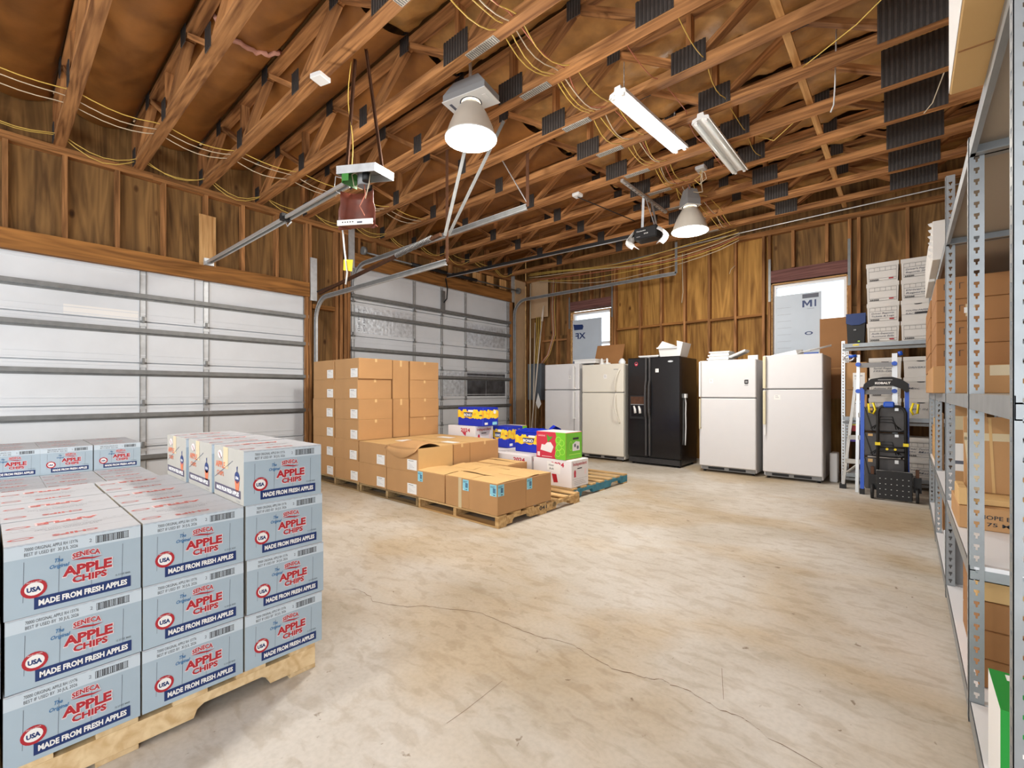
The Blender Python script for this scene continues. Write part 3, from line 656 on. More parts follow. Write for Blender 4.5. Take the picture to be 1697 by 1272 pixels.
# ================================================================== APPLE CHIP CARTONS
CL, CD, CHt = .286, .326, .1985   # along y, along x, height
def chip_carton():
    m = MB(); a, b = CD / 2, CL / 2
    m.box(-a, a, -b, b, 0, CHt, 'chip_blue', mats={'top': 'chip_top', 'front': 'chip_end', 'back': 'chip_end'})
    c = m.build('carton')
    f = MB(); f.T = Matrix(((0, 0, 1, a + .0005), (1, 0, 0, -b), (0, 1, 0, 0), (0, 0, 0, 1))); w, h = CL, CHt
    wave = [(w * k / 36, h - .003 - .0025 * abs(math.sin(k * 1.2))) for k in range(37)]
    f.poly([(0, .80 * h), (w, .80 * h)] + wave[::-1], 'chip_pale')
    f.rect(0, w, h - .0035, h, 'chip_top', z=-.0002)
    for k in range(4): x = w * (.12 + .24 * k); f.poly([(x, .2 * h), (x + .0008, .2 * h), (x + .003, .75 * h), (x + .002, .75 * h)], 'ink_grey', Matrix.Translation((0, 0, .0001)))
    z = .0004
    f.text('70000 ORIGINAL APPLE RH 15Y76', .13 * w, .895 * h, .0095, 'ink', w=.37 * w, z=z); f.text('BEST IF USED BY  30 JUL 2026', .13 * w, .825 * h, .0095, 'ink', w=.37 * w, z=z)
    f.text('2', .585 * w, .865 * h, .010, 'ink_grey', z=z)
    x = .635 * w; rnd = random.Random(3)
    f.rect(x, .90 * w, .835 * h, .84 * h, 'ink', z); f.rect(x, .90 * w, .935 * h, .94 * h, 'ink', z)
    while x < .89 * w:
        q = rnd.choice((.0010, .0016, .0026)); f.rect(x, x + q, .84 * h, .935 * h, 'ink', z); x += q + rnd.choice((.0012, .0018, .0024))
    f.text('SENECA', .455 * w, .665 * h, .0155, 'halo', w=.222 * w, bold=.11, z=z, arc=.004); f.text('SENECA', .46 * w, .668 * h, .0145, 'red', w=.21 * w, bold=.045, z=z * 1.6, arc=.004)
    f.poly([(.45 * w, .65 * h), (.53 * w, .635 * h), (.62 * w, .615 * h), (.69 * w, .635 * h), (.62 * w, .638 * h), (.54 * w, .662 * h)], 'red', Matrix.Translation((0, 0, z)))
    f.text('The', .335 * w, .665 * h, .011, 'blue_txt', w=.06 * w, bold=.03, shear=.3, z=z); f.text('Original', .30 * w, .585 * h, .0105, 'blue_txt', w=.14 * w, bold=.03, shear=.3, z=z)
    f.text('APPLE', .385 * w, .435 * h, .0285, 'halo', w=.385 * w, bold=.10, z=z); f.text('APPLE', .39 * w, .442 * h, .0265, 'red', w=.372 * w, bold=.06, z=z * 1.6)
    f.text('CHIPS', .455 * w, .315 * h, .0195, 'halo', w=.272 * w, bold=.10, z=z); f.text('CHIPS', .46 * w, .322 * h, .018, 'red', w=.262 * w, bold=.06, z=z * 1.6)
    f.text('12, 2.5 OZ. BAGS', .79 * w, .275 * h, .0055, 'ink', w=.12 * w, z=z)
    f.disc(.195 * w, .36 * h, .0255, .0255, 'red', z); f.disc(.195 * w, .36 * h, .0185, .0175, 'paper', z * 1.4); f.text('USA', .146 * w, .325 * h, .0125, 'navy', w=.096 * w, bold=.07, z=z * 2)
    f.text('PROUDLY GROWN', .145 * w, .445 * h, .0035, 'paper', w=.10 * w, z=z * 1.6)
    f.rect(.195 * w, .915 * w, .07 * h, .235 * h, 'navy', z); f.text('MADE FROM FRESH APPLES', .225 * w, .115 * h, .0155, 'paper', w=.66 * w, bold=.06, z=z * 2)
    f.build('front_print', c)
    g = MB(); g.T = Matrix(((1, 0, 0, -a), (0, 0, -1, -b - .0005), (0, 1, 0, 0), (0, 0, 0, 1))); w = CD
    g.text('APPLE', .06 * w, .58 * h, .024, 'orange', w=.34 * w, bold=.04, z=z); g.text('CHIPS', .10 * w, .42 * h, .018, 'orange', w=.25 * w, bold=.03, z=z)
    g.disc(.22 * w, .84 * h, .025, .016, 'halo', z); g.poly([(.17 * w, .87 * h), (.20 * w, .88 * h), (.28 * w, .76 * h), (.25 * w, .76 * h)], 'maroon', Matrix.Translation((0, 0, z * 1.5)))
    g.poly([(.02 * w, .36 * h), (.03 * w, .35 * h), (.66 * w, .76 * h), (.66 * w, .775 * h)], 'ink_grey', Matrix.Translation((0, 0, z)))
    X, Y = .80 * w, .42 * h
    g.disc(X, Y + .012, .026, .022, 'navy', z); g.poly([(X - .024, Y), (X + .024, Y), (X + .016, Y - .038), (X, Y - .048), (X - .016, Y - .038)], 'orange', Matrix.Translation((0, 0, z)))
    g.text('USA', X - .017, Y + .006, .010, 'paper', w=.034, bold=.04, z=z * 2); g.poly([(X - .002, Y + .03), (X + .002, Y + .03), (X + .006, Y + .055), (X + .001, Y + .052), (X - .006, Y + .05)], 'navy', Matrix.Translation((0, 0, z)))
    g.rect(.03 * w, .91 * w, .10 * h, .25 * h, 'end_band', z); g.text('MADE FROM FRESH APPLES', .10 * w, .14 * h, .015, 'paper', w=.76 * w, bold=.05, z=z * 2)
    g.text('12 / 2.5 OZ', .78 * w, .03 * h, .006, 'ink_grey', z=z); g.rect(.34 * w, .50 * w, .58 * h, h, 'tape', z * .6); g.build('end_print', c)
    # lid print reads from the back
    q = MB(); q.T = Matrix(((0, 1, 0, 0), (-1, 0, 0, 0), (0, 0, 1, CHt + .0005), (0, 0, 0, 1)))
    for o_ in (.075,):
        q.text('APPLE', -.075, -.11 + .02, .034, 'halo', w=.15, bold=.12); q.text('APPLE', -.07, -.105 + .02, .030, 'lid_red', w=.14, bold=.07, z=.0003)
        q.text('APPLE', -.07, .045 - .13 - .0, .001, 'red')
    q.text('CHIPS', -.05, .115 - .01, .024, 'lid_red', w=.10, bold=.05); q.ring(.11, .10, .026, .014, .7, 'lid_red'); q.ring(.11, -.06, .026, .014, .7, 'lid_red')
    q.text('THE ORIGINAL CRISPY', -.06, .03, .008, 'ink_grey', w=.12); q.text('KEEP DRY HANDLE WITH CARE', -.07, .012, .008, 'ink_grey', w=.15)
    for k in range(12): q.rect(-.135 + k * .0235, -.125 + k * .0235, -.022, -.0205, 'ink_grey')
    q.rect(-.143, .143, -.0006, .0006, 'ink_grey'); q.rect(-.143, .143, .0745, .0755, 'ink_grey'); q.build('lid_print', c)
    return c
cc = chip_carton(); used = [0]
ords = ['first', 'second', 'third', 'fourth']
tiers = ['bottom', 'second', 'third', 'top']
def put_carton(x, y, z, label, group=None):
    rz = random.uniform(-.006, .006)
    if not used[0]: used[0] = 1; o = cc; o.location = (x, y, z); o.rotation_euler = (0, 0, rz); tag(o, label, 'carton', group)
    else: o = dup(cc, (x, y, z), rz, label, group)
    o['label'] = label
    if group: o['group'] = group
    elif 'group' in o.keys(): del o['group']
    return o
yc = [.745, .459, .167, -.124]; xr = [-1.81 - CD / 2 - i * .334 for i in range(4)]
yo = {0: [.0, .0, .004, 0]}
for ti in range(3):
    for r in range(3):
        for c_ in range(4):
            y = yc[c_] + (.008 if (c_ == 0) else 0) + random.uniform(-.002, .002) + (.004 if ti % 2 else 0)
            if r == 0: lb = 'apple chips carton facing the aisle, near stack, %s column from its exposed corner, %s tier' % (ords[c_], tiers[ti]); gp = None
            elif ti == 2: lb = 'blue-grey carton on the near stack, lid showing, %s row back, %s column' % (ords[r], ords[c_]); gp = None
            else: lb = 'blue-grey apple chips carton hidden inside the near pallet stack'; gp = 'cartons hidden inside the near stack'
            put_carton(xr[r] + random.uniform(-.002, .002), y, .10 + .2 * ti, ' '.join(lb.split()[:16]), gp)
put_carton(xr[0] + .006, .746, .70, 'apple chips carton on top of the near stack at its exposed corner')
put_carton(xr[1] - .004, .742, .70, 'middle of the three apple chips cartons standing on the near stack')
put_carton(xr[2] - .012, .735, .70, 'third apple chips carton on the near stack, beside the white door')
ycf = [.68, .388, .10, -.19]; xf = [-4.14 - CD / 2 - i * .334 for i in range(4)]
for ti in range(2):
    for r in range(4):
        for c_ in range(4):
            if ti == 1: lb = 'carton in the upper tier of the far stack, lid showing, %s row, %s column' % (ords[r], ords[c_]); gp = None
            else: lb = 'blue-grey apple chips carton at the base of the far pallet stack'; gp = 'base cartons of the far stack'
            put_carton(xf[r] + .004, ycf[c_], .10 + .2 * ti, lb, gp)
for c_ in range(4):
    for r in (2, 3):
        put_carton(xf[r] + .004, ycf[c_] + .004, .50, 'apple chips carton standing on top of the far stack, %s column, %s' % (ords[c_], 'facing the aisle' if r == 2 else 'against the door'))

# ================================================================== TAN CARTONS
def plain_carton(sx, sy, sz, mf='card', ms='card_lt', mtop='card_lt', labelled=True, seam=True, name='cardboard_box', lab='paper'):
    m = MB(); a, b = sx / 2, sy / 2; e = .002
    m.bbox(-a + e, a - e, -b + e, b - e, 0, sz - .001, mf, .0025)
    o = m.build(name)
    # faces recoloured with thin facings so the lid seam and tape are real pieces
    if seam:
        f = MB(); f.box(-a + .004, a - .004, -b + .004, -.001, sz - .001, sz + .0008, mtop); f.box(-a + .004, a - .004, .001, b - .004, sz - .001, sz + .0008, mtop); f.build('lid_flap', o)
        t = MB(); t.box(-a * .15, a * .15, -.03, .03, sz + .0008, sz + .0012, 'tape') if 0 else t.box(a - .0019, a - .0012, -.014, .014, sz * .84, sz - .002, 'card_tape'); t.build('tape_strip', o)
    if labelled:
        q = MB(); q.T = Matrix(((1.75, 0, 0, a - .175), (0, 0, -1, -b + .0012), (0, 1.2, 0, sz * .07), (0, 0, 0, 1)))
        q.rect(0, .085, 0, sz * .36, lab); q.rect(.012, .055, sz * .30, sz * .315, 'ink', .0004); q.rect(.008, .076, sz * .25, sz * .254, 'ink_grey', .0004)
        for k in range(5): q.rect(.01, .03 + .012 * ((k * 7) % 4), sz * (.05 + .035 * k), sz * (.054 + .035 * k), 'ink_grey', .0004)
        q.build('shipping_label', o)
    return o
tz = [.10 + .2335 * k for k in range(7)]
t0 = plain_carton(.535, .445, .232); tused = [0]
def tan(x, y, z, label, src=None, rz=None):
    rz = random.uniform(-.006, .006) if rz is None else rz
    if src is None and not tused[0]: tused[0] = 1; o = t0; o.location = (x, y, z); o.rotation_euler = (0, 0, rz); return tag(o, label, 'box')
    return dup(src or t0, (x, y, z), rz, label)
nm = ['bottom', 'second', 'third', 'fourth', 'fifth', 'topmost']
for k in range(6):
    tan(-4.925 + (.012 if k in (0, 2, 3, 5) else -.008), 2.945, tz[k], 'tan box with white label in the tall stack, column beside the bare side faces, %s' % nm[k])
    tan(-5.47 + random.uniform(-.01, .01), 2.945, tz[k], 'tan box with white label in the tall stack, column beside the white door, %s' % nm[k])
# narrow boxes on end and plain boxes behind
tu = plain_carton(.54, .235, .465, labelled=False); tu.location = (-4.94, 3.305, tz[4]); tag(tu, 'tan box standing on end at the top of the tall stack', 'box')
dup(tu, (-4.935, 3.305, tz[2]), label='tan box standing on end below another in the tall stack')
dup(tu, (-4.95, 3.305, tz[0]), label='tan box standing on end at the bottom of the tall stack')
tb_ = plain_carton(.54, .455, .232, labelled=False); tb_.location = (-4.935, 3.665, tz[5]); tag(tb_, 'unlabelled tan box in the rear column of the tall stack, topmost', 'box')
for k in range(5): dup(tb_, (-4.935 + random.uniform(-.008, .004), 3.665, tz[k]), random.uniform(-.008, .008), 'unlabelled tan box in the rear column of the tall stack, %s' % nm[k])
for k in range(6): dup(tb_, (-5.49, 3.42, tz[k]), 0, 'unlabelled tan box hidden in the tall stack against the door', group='hidden tan boxes')
# two tiers on the middle pallet
tan(-4.375, 2.945, tz[0], 'tan box with white label on the middle pallet, lower tier beside the tall stack')
tan(-3.835, 2.945, tz[0], 'tan box with white label on the middle pallet, lower tier under the open box', rz=.0)
tan(-4.375, 2.945, tz[1], 'tan box with white label on the middle pallet, upper tier, white sheet on its lid')
ps = MB().box(0, .22, 0, .16, 0, .002, 'paper').build('paper_sheet', loc=(-4.35, 3.0, tz[2] + .0015)); tag(ps, 'white paper sheet lying on the tan box beside the open box', 'paper')
dup(tu, (-3.84, 3.305, tz[0]), label='tan box on end behind the open box, hidden half of its height')
for k, x in enumerate((-4.38, -3.845)):
    dup(tb_, (x, 3.665, tz[0]), 0, ['plain tan box in the lower rear tier beside the tall stack', 'plain tan box in the lower rear tier of the middle pallet'][k])
tv = plain_carton(.53, .235, .232, labelled=False); tv.location = (-3.84, 3.305, .565); tv.location.z = tz[1] + .001; tag(tv, 'narrow tan box directly behind the open box, white sheet on it', 'box')
bpy.data.objects[[o.name for o in bpy.data.objects if o.get('label') == 'tan box on end behind the open box, hidden half of its height'][0]].scale.z = .498
dup(tv, (-4.385, 3.305, tz[1]), .0, 'narrow tan box between the tall stack and the open box row')
dup(tv, (-4.385, 3.305, tz[0]), .0, 'narrow tan box in the lower tier beside the tall stack')
for k, x in enumerate((-4.385, -3.86)): dup(tb_, (x, 3.665, tz[1]), .0, ['plain tan box on the upper rear tier beside the tall stack', 'plain tan box on the upper rear tier at the free end'][k])
p2_ = MB().box(0, .2, 0, .1, 0, .002, 'paper').build('paper_sheet', loc=(-3.85, 3.24, tz[2] + .003)); tag(p2_, 'white paper sheet lying on the narrow tan box behind the open box', 'paper')
p3_ = MB().box(0, .22, 0, .1, 0, .002, 'paper').build('paper_sheet', loc=(-4.30, 3.56, tz[2] + .003)); tag(p3_, 'small white sheet on the rear tan boxes behind the open flap', 'paper')
# the open box with its curled flap
ob = E('open_box', (-3.835, 2.945, tz[1]), label='open tan box with a curled lid flap hanging over its label', cat='box')
m = MB(); a, b, s = .267, .222, .232
m.box(-a, a, -b, -b + .004, 0, s, 'card'); m.box(-a, a, b - .004, b, 0, s, 'card'); m.box(-a, -a + .004, -b + .004, b - .004, 0, s, 'card_lt'); m.box(a - .004, a, -b + .004, b - .004, 0, s, 'card_lt'); m.box(-a + .004, a - .004, -b + .004, b - .004, 0, .004, 'card'); m.build('body', ob)
m = MB(); vs = []; fs = []; n = 12; K = 10
for i in range(n + 1):
    x = -a + .01 + (2 * a - .02) * i / n
    for k in range(K + 1):
        t = k / K; bow = math.sin(PI * min(1, max(0, (i / n))))
        y = .06 - t * .315; z = s + .004 + (.045 * bow + .035 * (i / n) ** 2) * math.sin(PI * min(1, t * 1.05)) - max(0, t - .84) * (.20 + .50 * bow)
        vs.append((x, y, z))
for i in range(n):
    for k in range(K): p = i * (K + 1) + k; fs.append((p, p + 1, p + K + 2, p + K + 1))
m.add(vs, fs, 'card'); m.sm = set(range(len(fs))); m.build('curled_flap', ob, solid=.004)
m = MB(); m.box(-a + .004, a - .004, .05, b - .002, s, s + .003, 'card_lt'); m.build('lid_flap', ob)
q = MB(); q.T = Matrix(((1.7, 0, 0, a - .175), (0, 0, -1, -b - .0006), (0, 1.1, 0, s * .07), (0, 0, 0, 1))); q.rect(0, .09, 0, s * .4, 'paper'); q.rect(.012, .06, s * .34, s * .355, 'ink', .0004)
for k in range(5): q.rect(.01, .03 + .012 * ((k * 7) % 4), s * (.05 + .05 * k), s * (.056 + .05 * k), 'ink_grey', .0004)
q.build('shipping_label', ob)
# blue-labelled boxes on the front pallet
def blue_box(sx, sy, sz, labels, label, loc, rz=0, flap=True):
    o = MB().bbox(-sx / 2, sx / 2, -sy / 2, sy / 2, 0, sz, 'card', .006).build('cardboard_box', loc=loc, rot=(0, 0, rz)); tag(o, label, 'box')
    for sg in (-1, 1):
        f = MB(); l0, l1, l2 = random.uniform(.004, .016), random.uniform(.012, .030), random.uniform(.003, .014); n = 6; vs = []
        for i in range(n + 1):
            t = i / n; x = -sx / 2 + .003 + (sx - .006) * t; lift = l0 * (1 - t) ** 2 + l1 * 2 * t * (1 - t) + l2 * t * t
            vs += [(x, sg * (sy / 2 - .002), sz + .001), (x, sg * sy * .22, sz + .001 + lift * .75), (x, sg * .004, sz + .001 + lift)]
        fs = []
        for i in range(n):
            for k in range(2): p = i * 3 + k; fs.append((p, p + 3, p + 4, p + 1) if sg < 0 else (p, p + 1, p + 4, p + 3))
        f.add(vs, fs, 'card_lt'); f.build('lid_flap', o, solid=.0025)
    MB().box(-sx / 2 + .004, sx / 2 - .004, -.02, .02, sz, sz + .0006, 'card_dk').build('inner_flap', o)
    for face, u in labels:
        q = MB()
        if face == 'y': q.T = Matrix(((1, 0, 0, u), (0, 0, -1, -sy / 2 - .0006), (0, 1, 0, sz * .60), (0, 0, 0, 1)))
        else: q.T = Matrix(((0, 0, 1, sx / 2 + .0006), (1, 0, 0, u), (0, 1, 0, sz * .60), (0, 0, 0, 1)))
        q.rect(0, .075, 0, .095, 'label_blue'); q.rect(.005, .06, .078, .081, 'navy', .0004); q.rect(.005, .05, .070, .073, 'navy', .0004)
        for k in range(4): q.rect(.034, .064, .028 + k * .010, .035 + k * .010, 'navy', .0004)
        q.rect(.038, .058, .008, .014, 'ink', .0004); q.rect(.006, .014, .004, .014, 'paper', .0004)
        q.build('blue_label', o)
    return o
bz = .102
blue_box(.335, .37, .262, [('y', .085), ('x', -.178)], 'corner box with two blue labels meeting at its edge on the front pallet', (-2.682, 2.895, bz))
blue_box(.31, .37, .262, [('y', .075)], 'middle box of the blue-labelled front row, tape on its side', (-3.003, 2.898, bz))
blue_box(.40, .37, .258, [('y', -.185)], 'blue-labelled box at the front row end next to the white-labelled boxes', (-3.378, 2.900, bz))
blue_box(.335, .37, .262, [('x', -.178)], 'tan box with one blue label behind the corner box', (-2.682, 3.268, bz))
for i, (x, lb) in enumerate(((-3.01, 'tan box with raised lid flap in the middle of the second row'), (-3.35, 'tan box with no visible label in the second row beside the tan tier'))): blue_box(.33, .365, .258, [], lb, (x, 3.268, bz))
blue_box(.42, .33, .25, [], 'brown sided tan box at the rear of the front pallet beside the white boxes', (-3.30, 3.64, bz + .012))
m = MB(); m.box(.02, .06, -.1862, -.1856, 0, .262, 'tape'); o = m.build('tape_strip'); o.parent = [q for q in bpy.data.objects if q.get('label', '').startswith('middle box of the blue')][0]

# ================================================================== PRODUCE BOXES on the blue pallet
def word_box(sx, sy, sz, label, loc, rz=0, kind='white', side='x'):
    o = MB().bbox(-sx / 2, sx / 2, -sy / 2, sy / 2, 0, sz, {'white': 'box_white', 'rg': 'redbox', 'gr': 'green'}[kind], .004).build('produce_box', loc=loc, rot=(0, 0, rz)); tag(o, label, 'box')
    if kind == 'white':
        q = MB(); q.T = Matrix(((0, 0, 1, sx / 2 + .0006), (1, 0, 0, -sy / 2), (0, 1, 0, 0), (0, 0, 0, 1)))
        q.text('Independent', .03, sz * .80, .034, 'red', w=sy * .8, bold=.03); q.rect(.11 * sy / .33, .20, sz * .66, sz * .70, 'ink', .0003)
        q.disc(.065, sz * .52, .02, .035, 'redbox'); q.poly([(.045, sz * .38), (.085, sz * .38), (.075, sz * .58), (.055, sz * .58)], 'redbox', Matrix.Translation((0, 0, .0004)))
        q.rect(.02, sy - .02, sz * .30, sz * .305, 'ink_grey', .0003)
        for k in range(3): q.rect(.05, sy - .05 - .02 * k, sz * (.10 + .06 * k), sz * (.108 + .06 * k), 'ink_grey', .0003)
        q.rect(sy - .08, sy - .045, sz * .42, sz * .62, 'halo', .0003); q.build('end_print', o)
        q = MB(); q.T = Matrix(((1, 0, 0, -sx / 2), (0, 0, -1, -sy / 2 - .0006), (0, 1, 0, 0), (0, 0, 0, 1)))
        q.text('2024', sx * .48, sz * .74, .045, 'redbox', w=.17, bold=.05); q.poly([(sx * .5, sz * .45), (sx * .62, sz * .45), (sx * .66, sz * .15), (sx * .55, sz * .13)], 'red'); q.poly([(sx * .52, sz * .73), (sx * .68, sz * .73), (sx * .66, sz * .55), (sx * .6, sz * .6)], 'redbox'); q.build('side_print', o)
        MB().box(-sx / 2 + .005, sx / 2 - .005, -.002, .002, sz, sz + .0015, 'grey_pl').build('lid_seam', o)
    else:
        x0 = -sx / 2
        q = MB(); q.T = Matrix(((1, 0, 0, x0), (0, 0, -1, -sy / 2 - .0006), (0, 1, 0, 0), (0, 0, 0, 1)))
        q.poly([(sx * .68, 0), (sx, 0), (sx, sz), (sx * .66, sz), (sx * .69, sz * .85), (sx * .65, sz * .7), (sx * .69, sz * .55), (sx * .65, sz * .4), (sx * .68, sz * .25), (sx * .63, sz * .12)], 'green')
        for a_, b_ in ((.76, .72), (.78, .45), (.74, .22), (.88, .30), (.86, .62)): q.ring(sx * a_, sz * b_, .035, .035, .88, 'green_lt', .0004, 14)
        q.poly([(sx * .15, sz * .30), (sx * .52, sz * .22), (sx * .60, sz * .45), (sx * .50, sz * .62), (sx * .38, sz * .60), (sx * .30, sz * .5), (sx * .19, sz * .52)], 'box_white', Matrix.Translation((0, 0, .0003)))
        q.poly([(sx * .40, sz * .60), (sx * .36, sz * .92), (sx * .46, sz * .82), (sx * .58, sz * .84), (sx * .50, sz * .72)], 'lime_leaf', Matrix.Translation((0, 0, .0006)))
        q.text('GREENS', sx * .06, sz * .82, .016, 'halo', w=.10, z=.0003); q.rect(sx * .04, sx * .13, sz * .06, sz * .22, 'halo', .0003); q.rect(sx * .2, sx * .55, sz * .06, sz * .08, 'halo', .0003); q.build('side_print', o)
        q = MB(); q.T = Matrix(((0, 0, 1, sx / 2 + .0006), (1, 0, 0, -sy / 2), (0, 1, 0, 0), (0, 0, 0, 1)))
        q.rect(.004, sy - .004, .004, sz - .004, 'green'); q.rect(sy * .42, sy * .78, sz * .72, sz * .80, 'ink', .0004); q.poly([(sy * .4, sz * .3), (sy * .85, sz * .3), (sy * .85, sz * .62), (sy * .6, sz * .66), (sy * .4, sz * .55)], 'box_white', Matrix.Translation((0, 0, .0004)))
        q.disc(sy * .55, sz * .5, .018, .02, 'ink_grey', .0008); q.disc(sy * .72, sz * .42, .02, .02, 'ink_grey', .0008); q.ring(sy * .3, sz * .5, .03, .05, .88, 'green_lt', .0006); q.rect(sy * .2, sy * .9, sz * .16, sz * .19, 'green_lt', .0006)
        q.build('end_print', o)
        MB().box(-sx / 2 + .004, sx / 2 - .004, -sy / 2 + .004, sy / 2 - .004, sz, sz + .001, 'box_white').build('lid', o)
    return o
zb = .112; H = .285; SX, SY = .505, .33
w1 = word_box(SX, SY, H, 'white produce box with a handwritten paper note at the blue pallet corner', (-2.885, 4.135, zb))
n_ = MB(); n_.T = Matrix(((1, 0, 0, -.03), (0, 0, -1, -SY / 2 - .0022), (0, 1, 0, .16), (0, 0, 0, 1)))
n_.poly([(-.03, .005), (.14, -.03), (.15, .07), (-.03, .10)], 'paper'); n_.text('Honey', -.01, .05, .022, 'ink', w=.07, bold=.01, shear=.3, z=.0004); n_.text('Bulk', .0, .012, .022, 'ink', w=.06, bold=.01, shear=.2, z=.0004); n_.build('paper_note', w1)
word_box(SX, SY, H, 'white produce box second along from the pallet corner, lower tier', (-3.42, 4.135, zb))
word_box(SX, SY, H, 'white produce box third along from the pallet corner, lower tier', (-3.95, 4.14, zb - .002))
word_box(SX, SY, H, 'white produce box fourth along the lower tier, behind the tan boxes', (-4.48, 4.14, zb - .002))
for i, x in enumerate((-3.42, -3.95, -4.48)): word_box(SX, SY, H, 'white produce box in the rear row of the lower tier, %s along' % ['second', 'third', 'fourth'][i], (x, 4.49, zb - .002))
zt2 = zb + H + .002
word_box(SX, SY, H, 'white produce box in the upper tier below the top blue fruit box', (-4.335, 4.155, zt2), .01)
word_box(.40, .30, .285, 'red and lime green box standing on the noted white produce box', (-2.895, 4.12, zt2), -.03, 'rg')
word_box(.30, .26, .255, 'small lime and pink box between the two blue fruit boxes', (-4.16, 4.80, zt2 - .002), .0, 'rg')
word_box(SX, .30, H, 'white produce box at the back of the lower tier under the lime box', (-4.2, 4.82, zb - .002))
def fruit_box(label, loc, sx, sy, sz, rz=0, bag=False, face='y'):
    o = E('fruit_box', loc, rz, label, 'box')
    m = MB(); m.bbox(-sx / 2, sx / 2, -sy / 2, sy / 2, 0, sz, 'bonoblue', .008); m.build('body', o)
    for fc, (w, T) in {'y': (sx, Matrix(((1, 0, 0, -sx / 2), (0, 0, -1, -sy / 2 - .0006), (0, 1, 0, 0), (0, 0, 0, 1)))), 'x': (sy, Matrix(((0, 0, 1, sx / 2 + .0006), (1, 0, 0, -sy / 2), (0, 1, 0, 0), (0, 0, 0, 1))))}.items():
        q = MB(); q.T = T; R = random.Random(5); n = int(w / .035)
        top = []; bot = []
        for k in range(n + 1): top.append((w * k / n, sz * (.82 + .05 * math.sin(k * 2.1)))); bot.append((w * k / n, sz * (.42 + .05 * math.sin(k * 1.7))))
        q.poly(bot + top[::-1], 'gold', Matrix.Translation((0, 0, .0002)))
        for k in range(int(w / .045) * 3): q.disc(R.uniform(.03, w - .03), sz * R.uniform(.46, .82), .022, .022, 'yellow', .0004 + .0001 * k / 20, 10)
        if fc == 'y':
            q.poly([(w * .26, sz * .48), (w * .56, sz * .48), (w * .60, sz * .72), (w * .24, sz * .72)], 'navy', Matrix.Translation((0, 0, .0008)))
            q.text('BONO', w * .26, sz * .52, .034, 'paper', w=w * .30, bold=.06, z=.0012); q.rect(w * .42, w * .62, sz * .76, sz * .86, 'paper', .0012); q.rect(w * .85, w * .97, sz * .55, sz * .60, 'navy', .0012); q.text('00', w * .05, sz * .52, .03, 'yellow', w=.05, bold=.1, z=.0012)
        else: q.rect(w * .1, w * .3, sz * .08, sz * .2, 'paper', .0006); q.rect(w * .6, w * .9, sz * .06, sz * .22, 'label_blue', .0006); q.disc(w * .75, sz * .75, .025, .025, 'paper', .0012)
        q.build('side_print', o)
    if bag:
        m = MB(); vs = []; fs = []; R = random.Random(2); n = 14
        for i in range(n + 1):
            for j in range(7):
                x = -sx / 2 + sx * i / n; y = -sy / 2 + sy * j / 6; z = sz + .002 + .045 * math.sin(PI * j / 6) * (.4 + .6 * R.random()) + (.05 if i > n - 2 else 0) * math.sin(PI * j / 6)
                vs.append((x, y, z))
        for i in range(n):
            for j in range(6): p = i * 7 + j; fs.append((p, p + 7, p + 8, p + 1))
        m.add(vs, fs, 'bonoblue'); m.build('bag_liner', o, solid=.002)
    return o
fruit_box('blue and yellow fruit box topmost, standing on the upper white produce box', (-4.20, 4.16, zt2 + H + .002), .46, .28, .235)
fruit_box('blue and yellow fruit box between the white upper box and the lime box', (-4.00, 4.50, zt2), .30, .30, .27, 0)
fruit_box('blue and yellow fruit box with puffed blue liner behind the red and green box', (-3.36, 4.36, zt2), .50, .30, .235, 0, True)

# ================================================================== FRIDGES
def fridge(label, x0, x1, zt, split, depth, mt, handle, y=6.6, badge=None, hm='white', bottomgrille=True):
    w = x1 - x0; o = E('refrigerator', ((x0 + x1) / 2, y, 0), 0, label, 'refrigerator'); a = w / 2
    MB().bbox(-a + .003, a - .003, .065, depth, .035, zt - .004, mt, .006).build('cabinet', o)
    MB().bbox(-a, a, 0, .058, split + .006, zt, mt, .010).build('freezer_door', o); dl = MB().bbox(-a, a, 0, .058, .085, split - .006, mt, .010).build('door', o)
    MB().box(-a + .006, a - .006, .056, .067, .085, zt - .01, 'grey_pl').build('gasket', o)
    g = MB(); g.box(-a + .02, a - .02, .05, .065, .03, .08, 'grey_pl')
    for q in (-.7, .05): g.box(q * a, q * a + .58 * a, .045, .05, .04, .07, 'black_m')
    g.build('grille', o)
    for x in (-a + .05, a - .05):
        for yy in (.09, depth - .06): MB().tube([(x, yy, 0), (x, yy, .036)], .018, 'black_m').build('foot', o)
    return o, a
def lever(o, x, z0, z1, mt, proud=.04, w=.018):
    m = MB(); m.bar((x, -proud, z0), (x, -proud, z1), w, .014, mt, up=(0, 1, 0))
    for z in (z0 + .01, z1 - .01): m.bar((x, 0, z), (x, -proud, z), w, .022, mt)
    return m.build('handle', o)
def sticker(o, x, z, w, h, T='paper', name='sticker', txt=None):
    m = MB(); m.T = Matrix(((1, 0, 0, x), (0, 0, -1, -.0008), (0, 1, 0, z), (0, 0, 0, 1))); m.rect(-w / 2, w / 2, -h / 2, h / 2, T)
    for k in range(3): m.rect(-w * .3, w * (.1 + .1 * k), h * (.25 - .2 * k), h * (.30 - .2 * k), 'ink_grey', .0004)
    return m.build(name, o)
# 1: white, long bar handles at its right edge
f1, a = fridge('white top-freezer refrigerator beside the grey electric panel', -4.95, -4.23, 1.605, 1.155, .74, 'fridge', None)
lever(f1, a - .075, 1.17, 1.56, 'white', .045, .03); lever(f1, a - .075, .66, 1.13, 'white', .045, .03)
MB().bar((a - .075, -.03, .40), (a - .075, -.03, .66), .008, .006, 'grey_pl', up=(0, 1, 0)).build('handle_stem', f1); sticker(f1, -.02 + .2, 1.37, .05, .06)
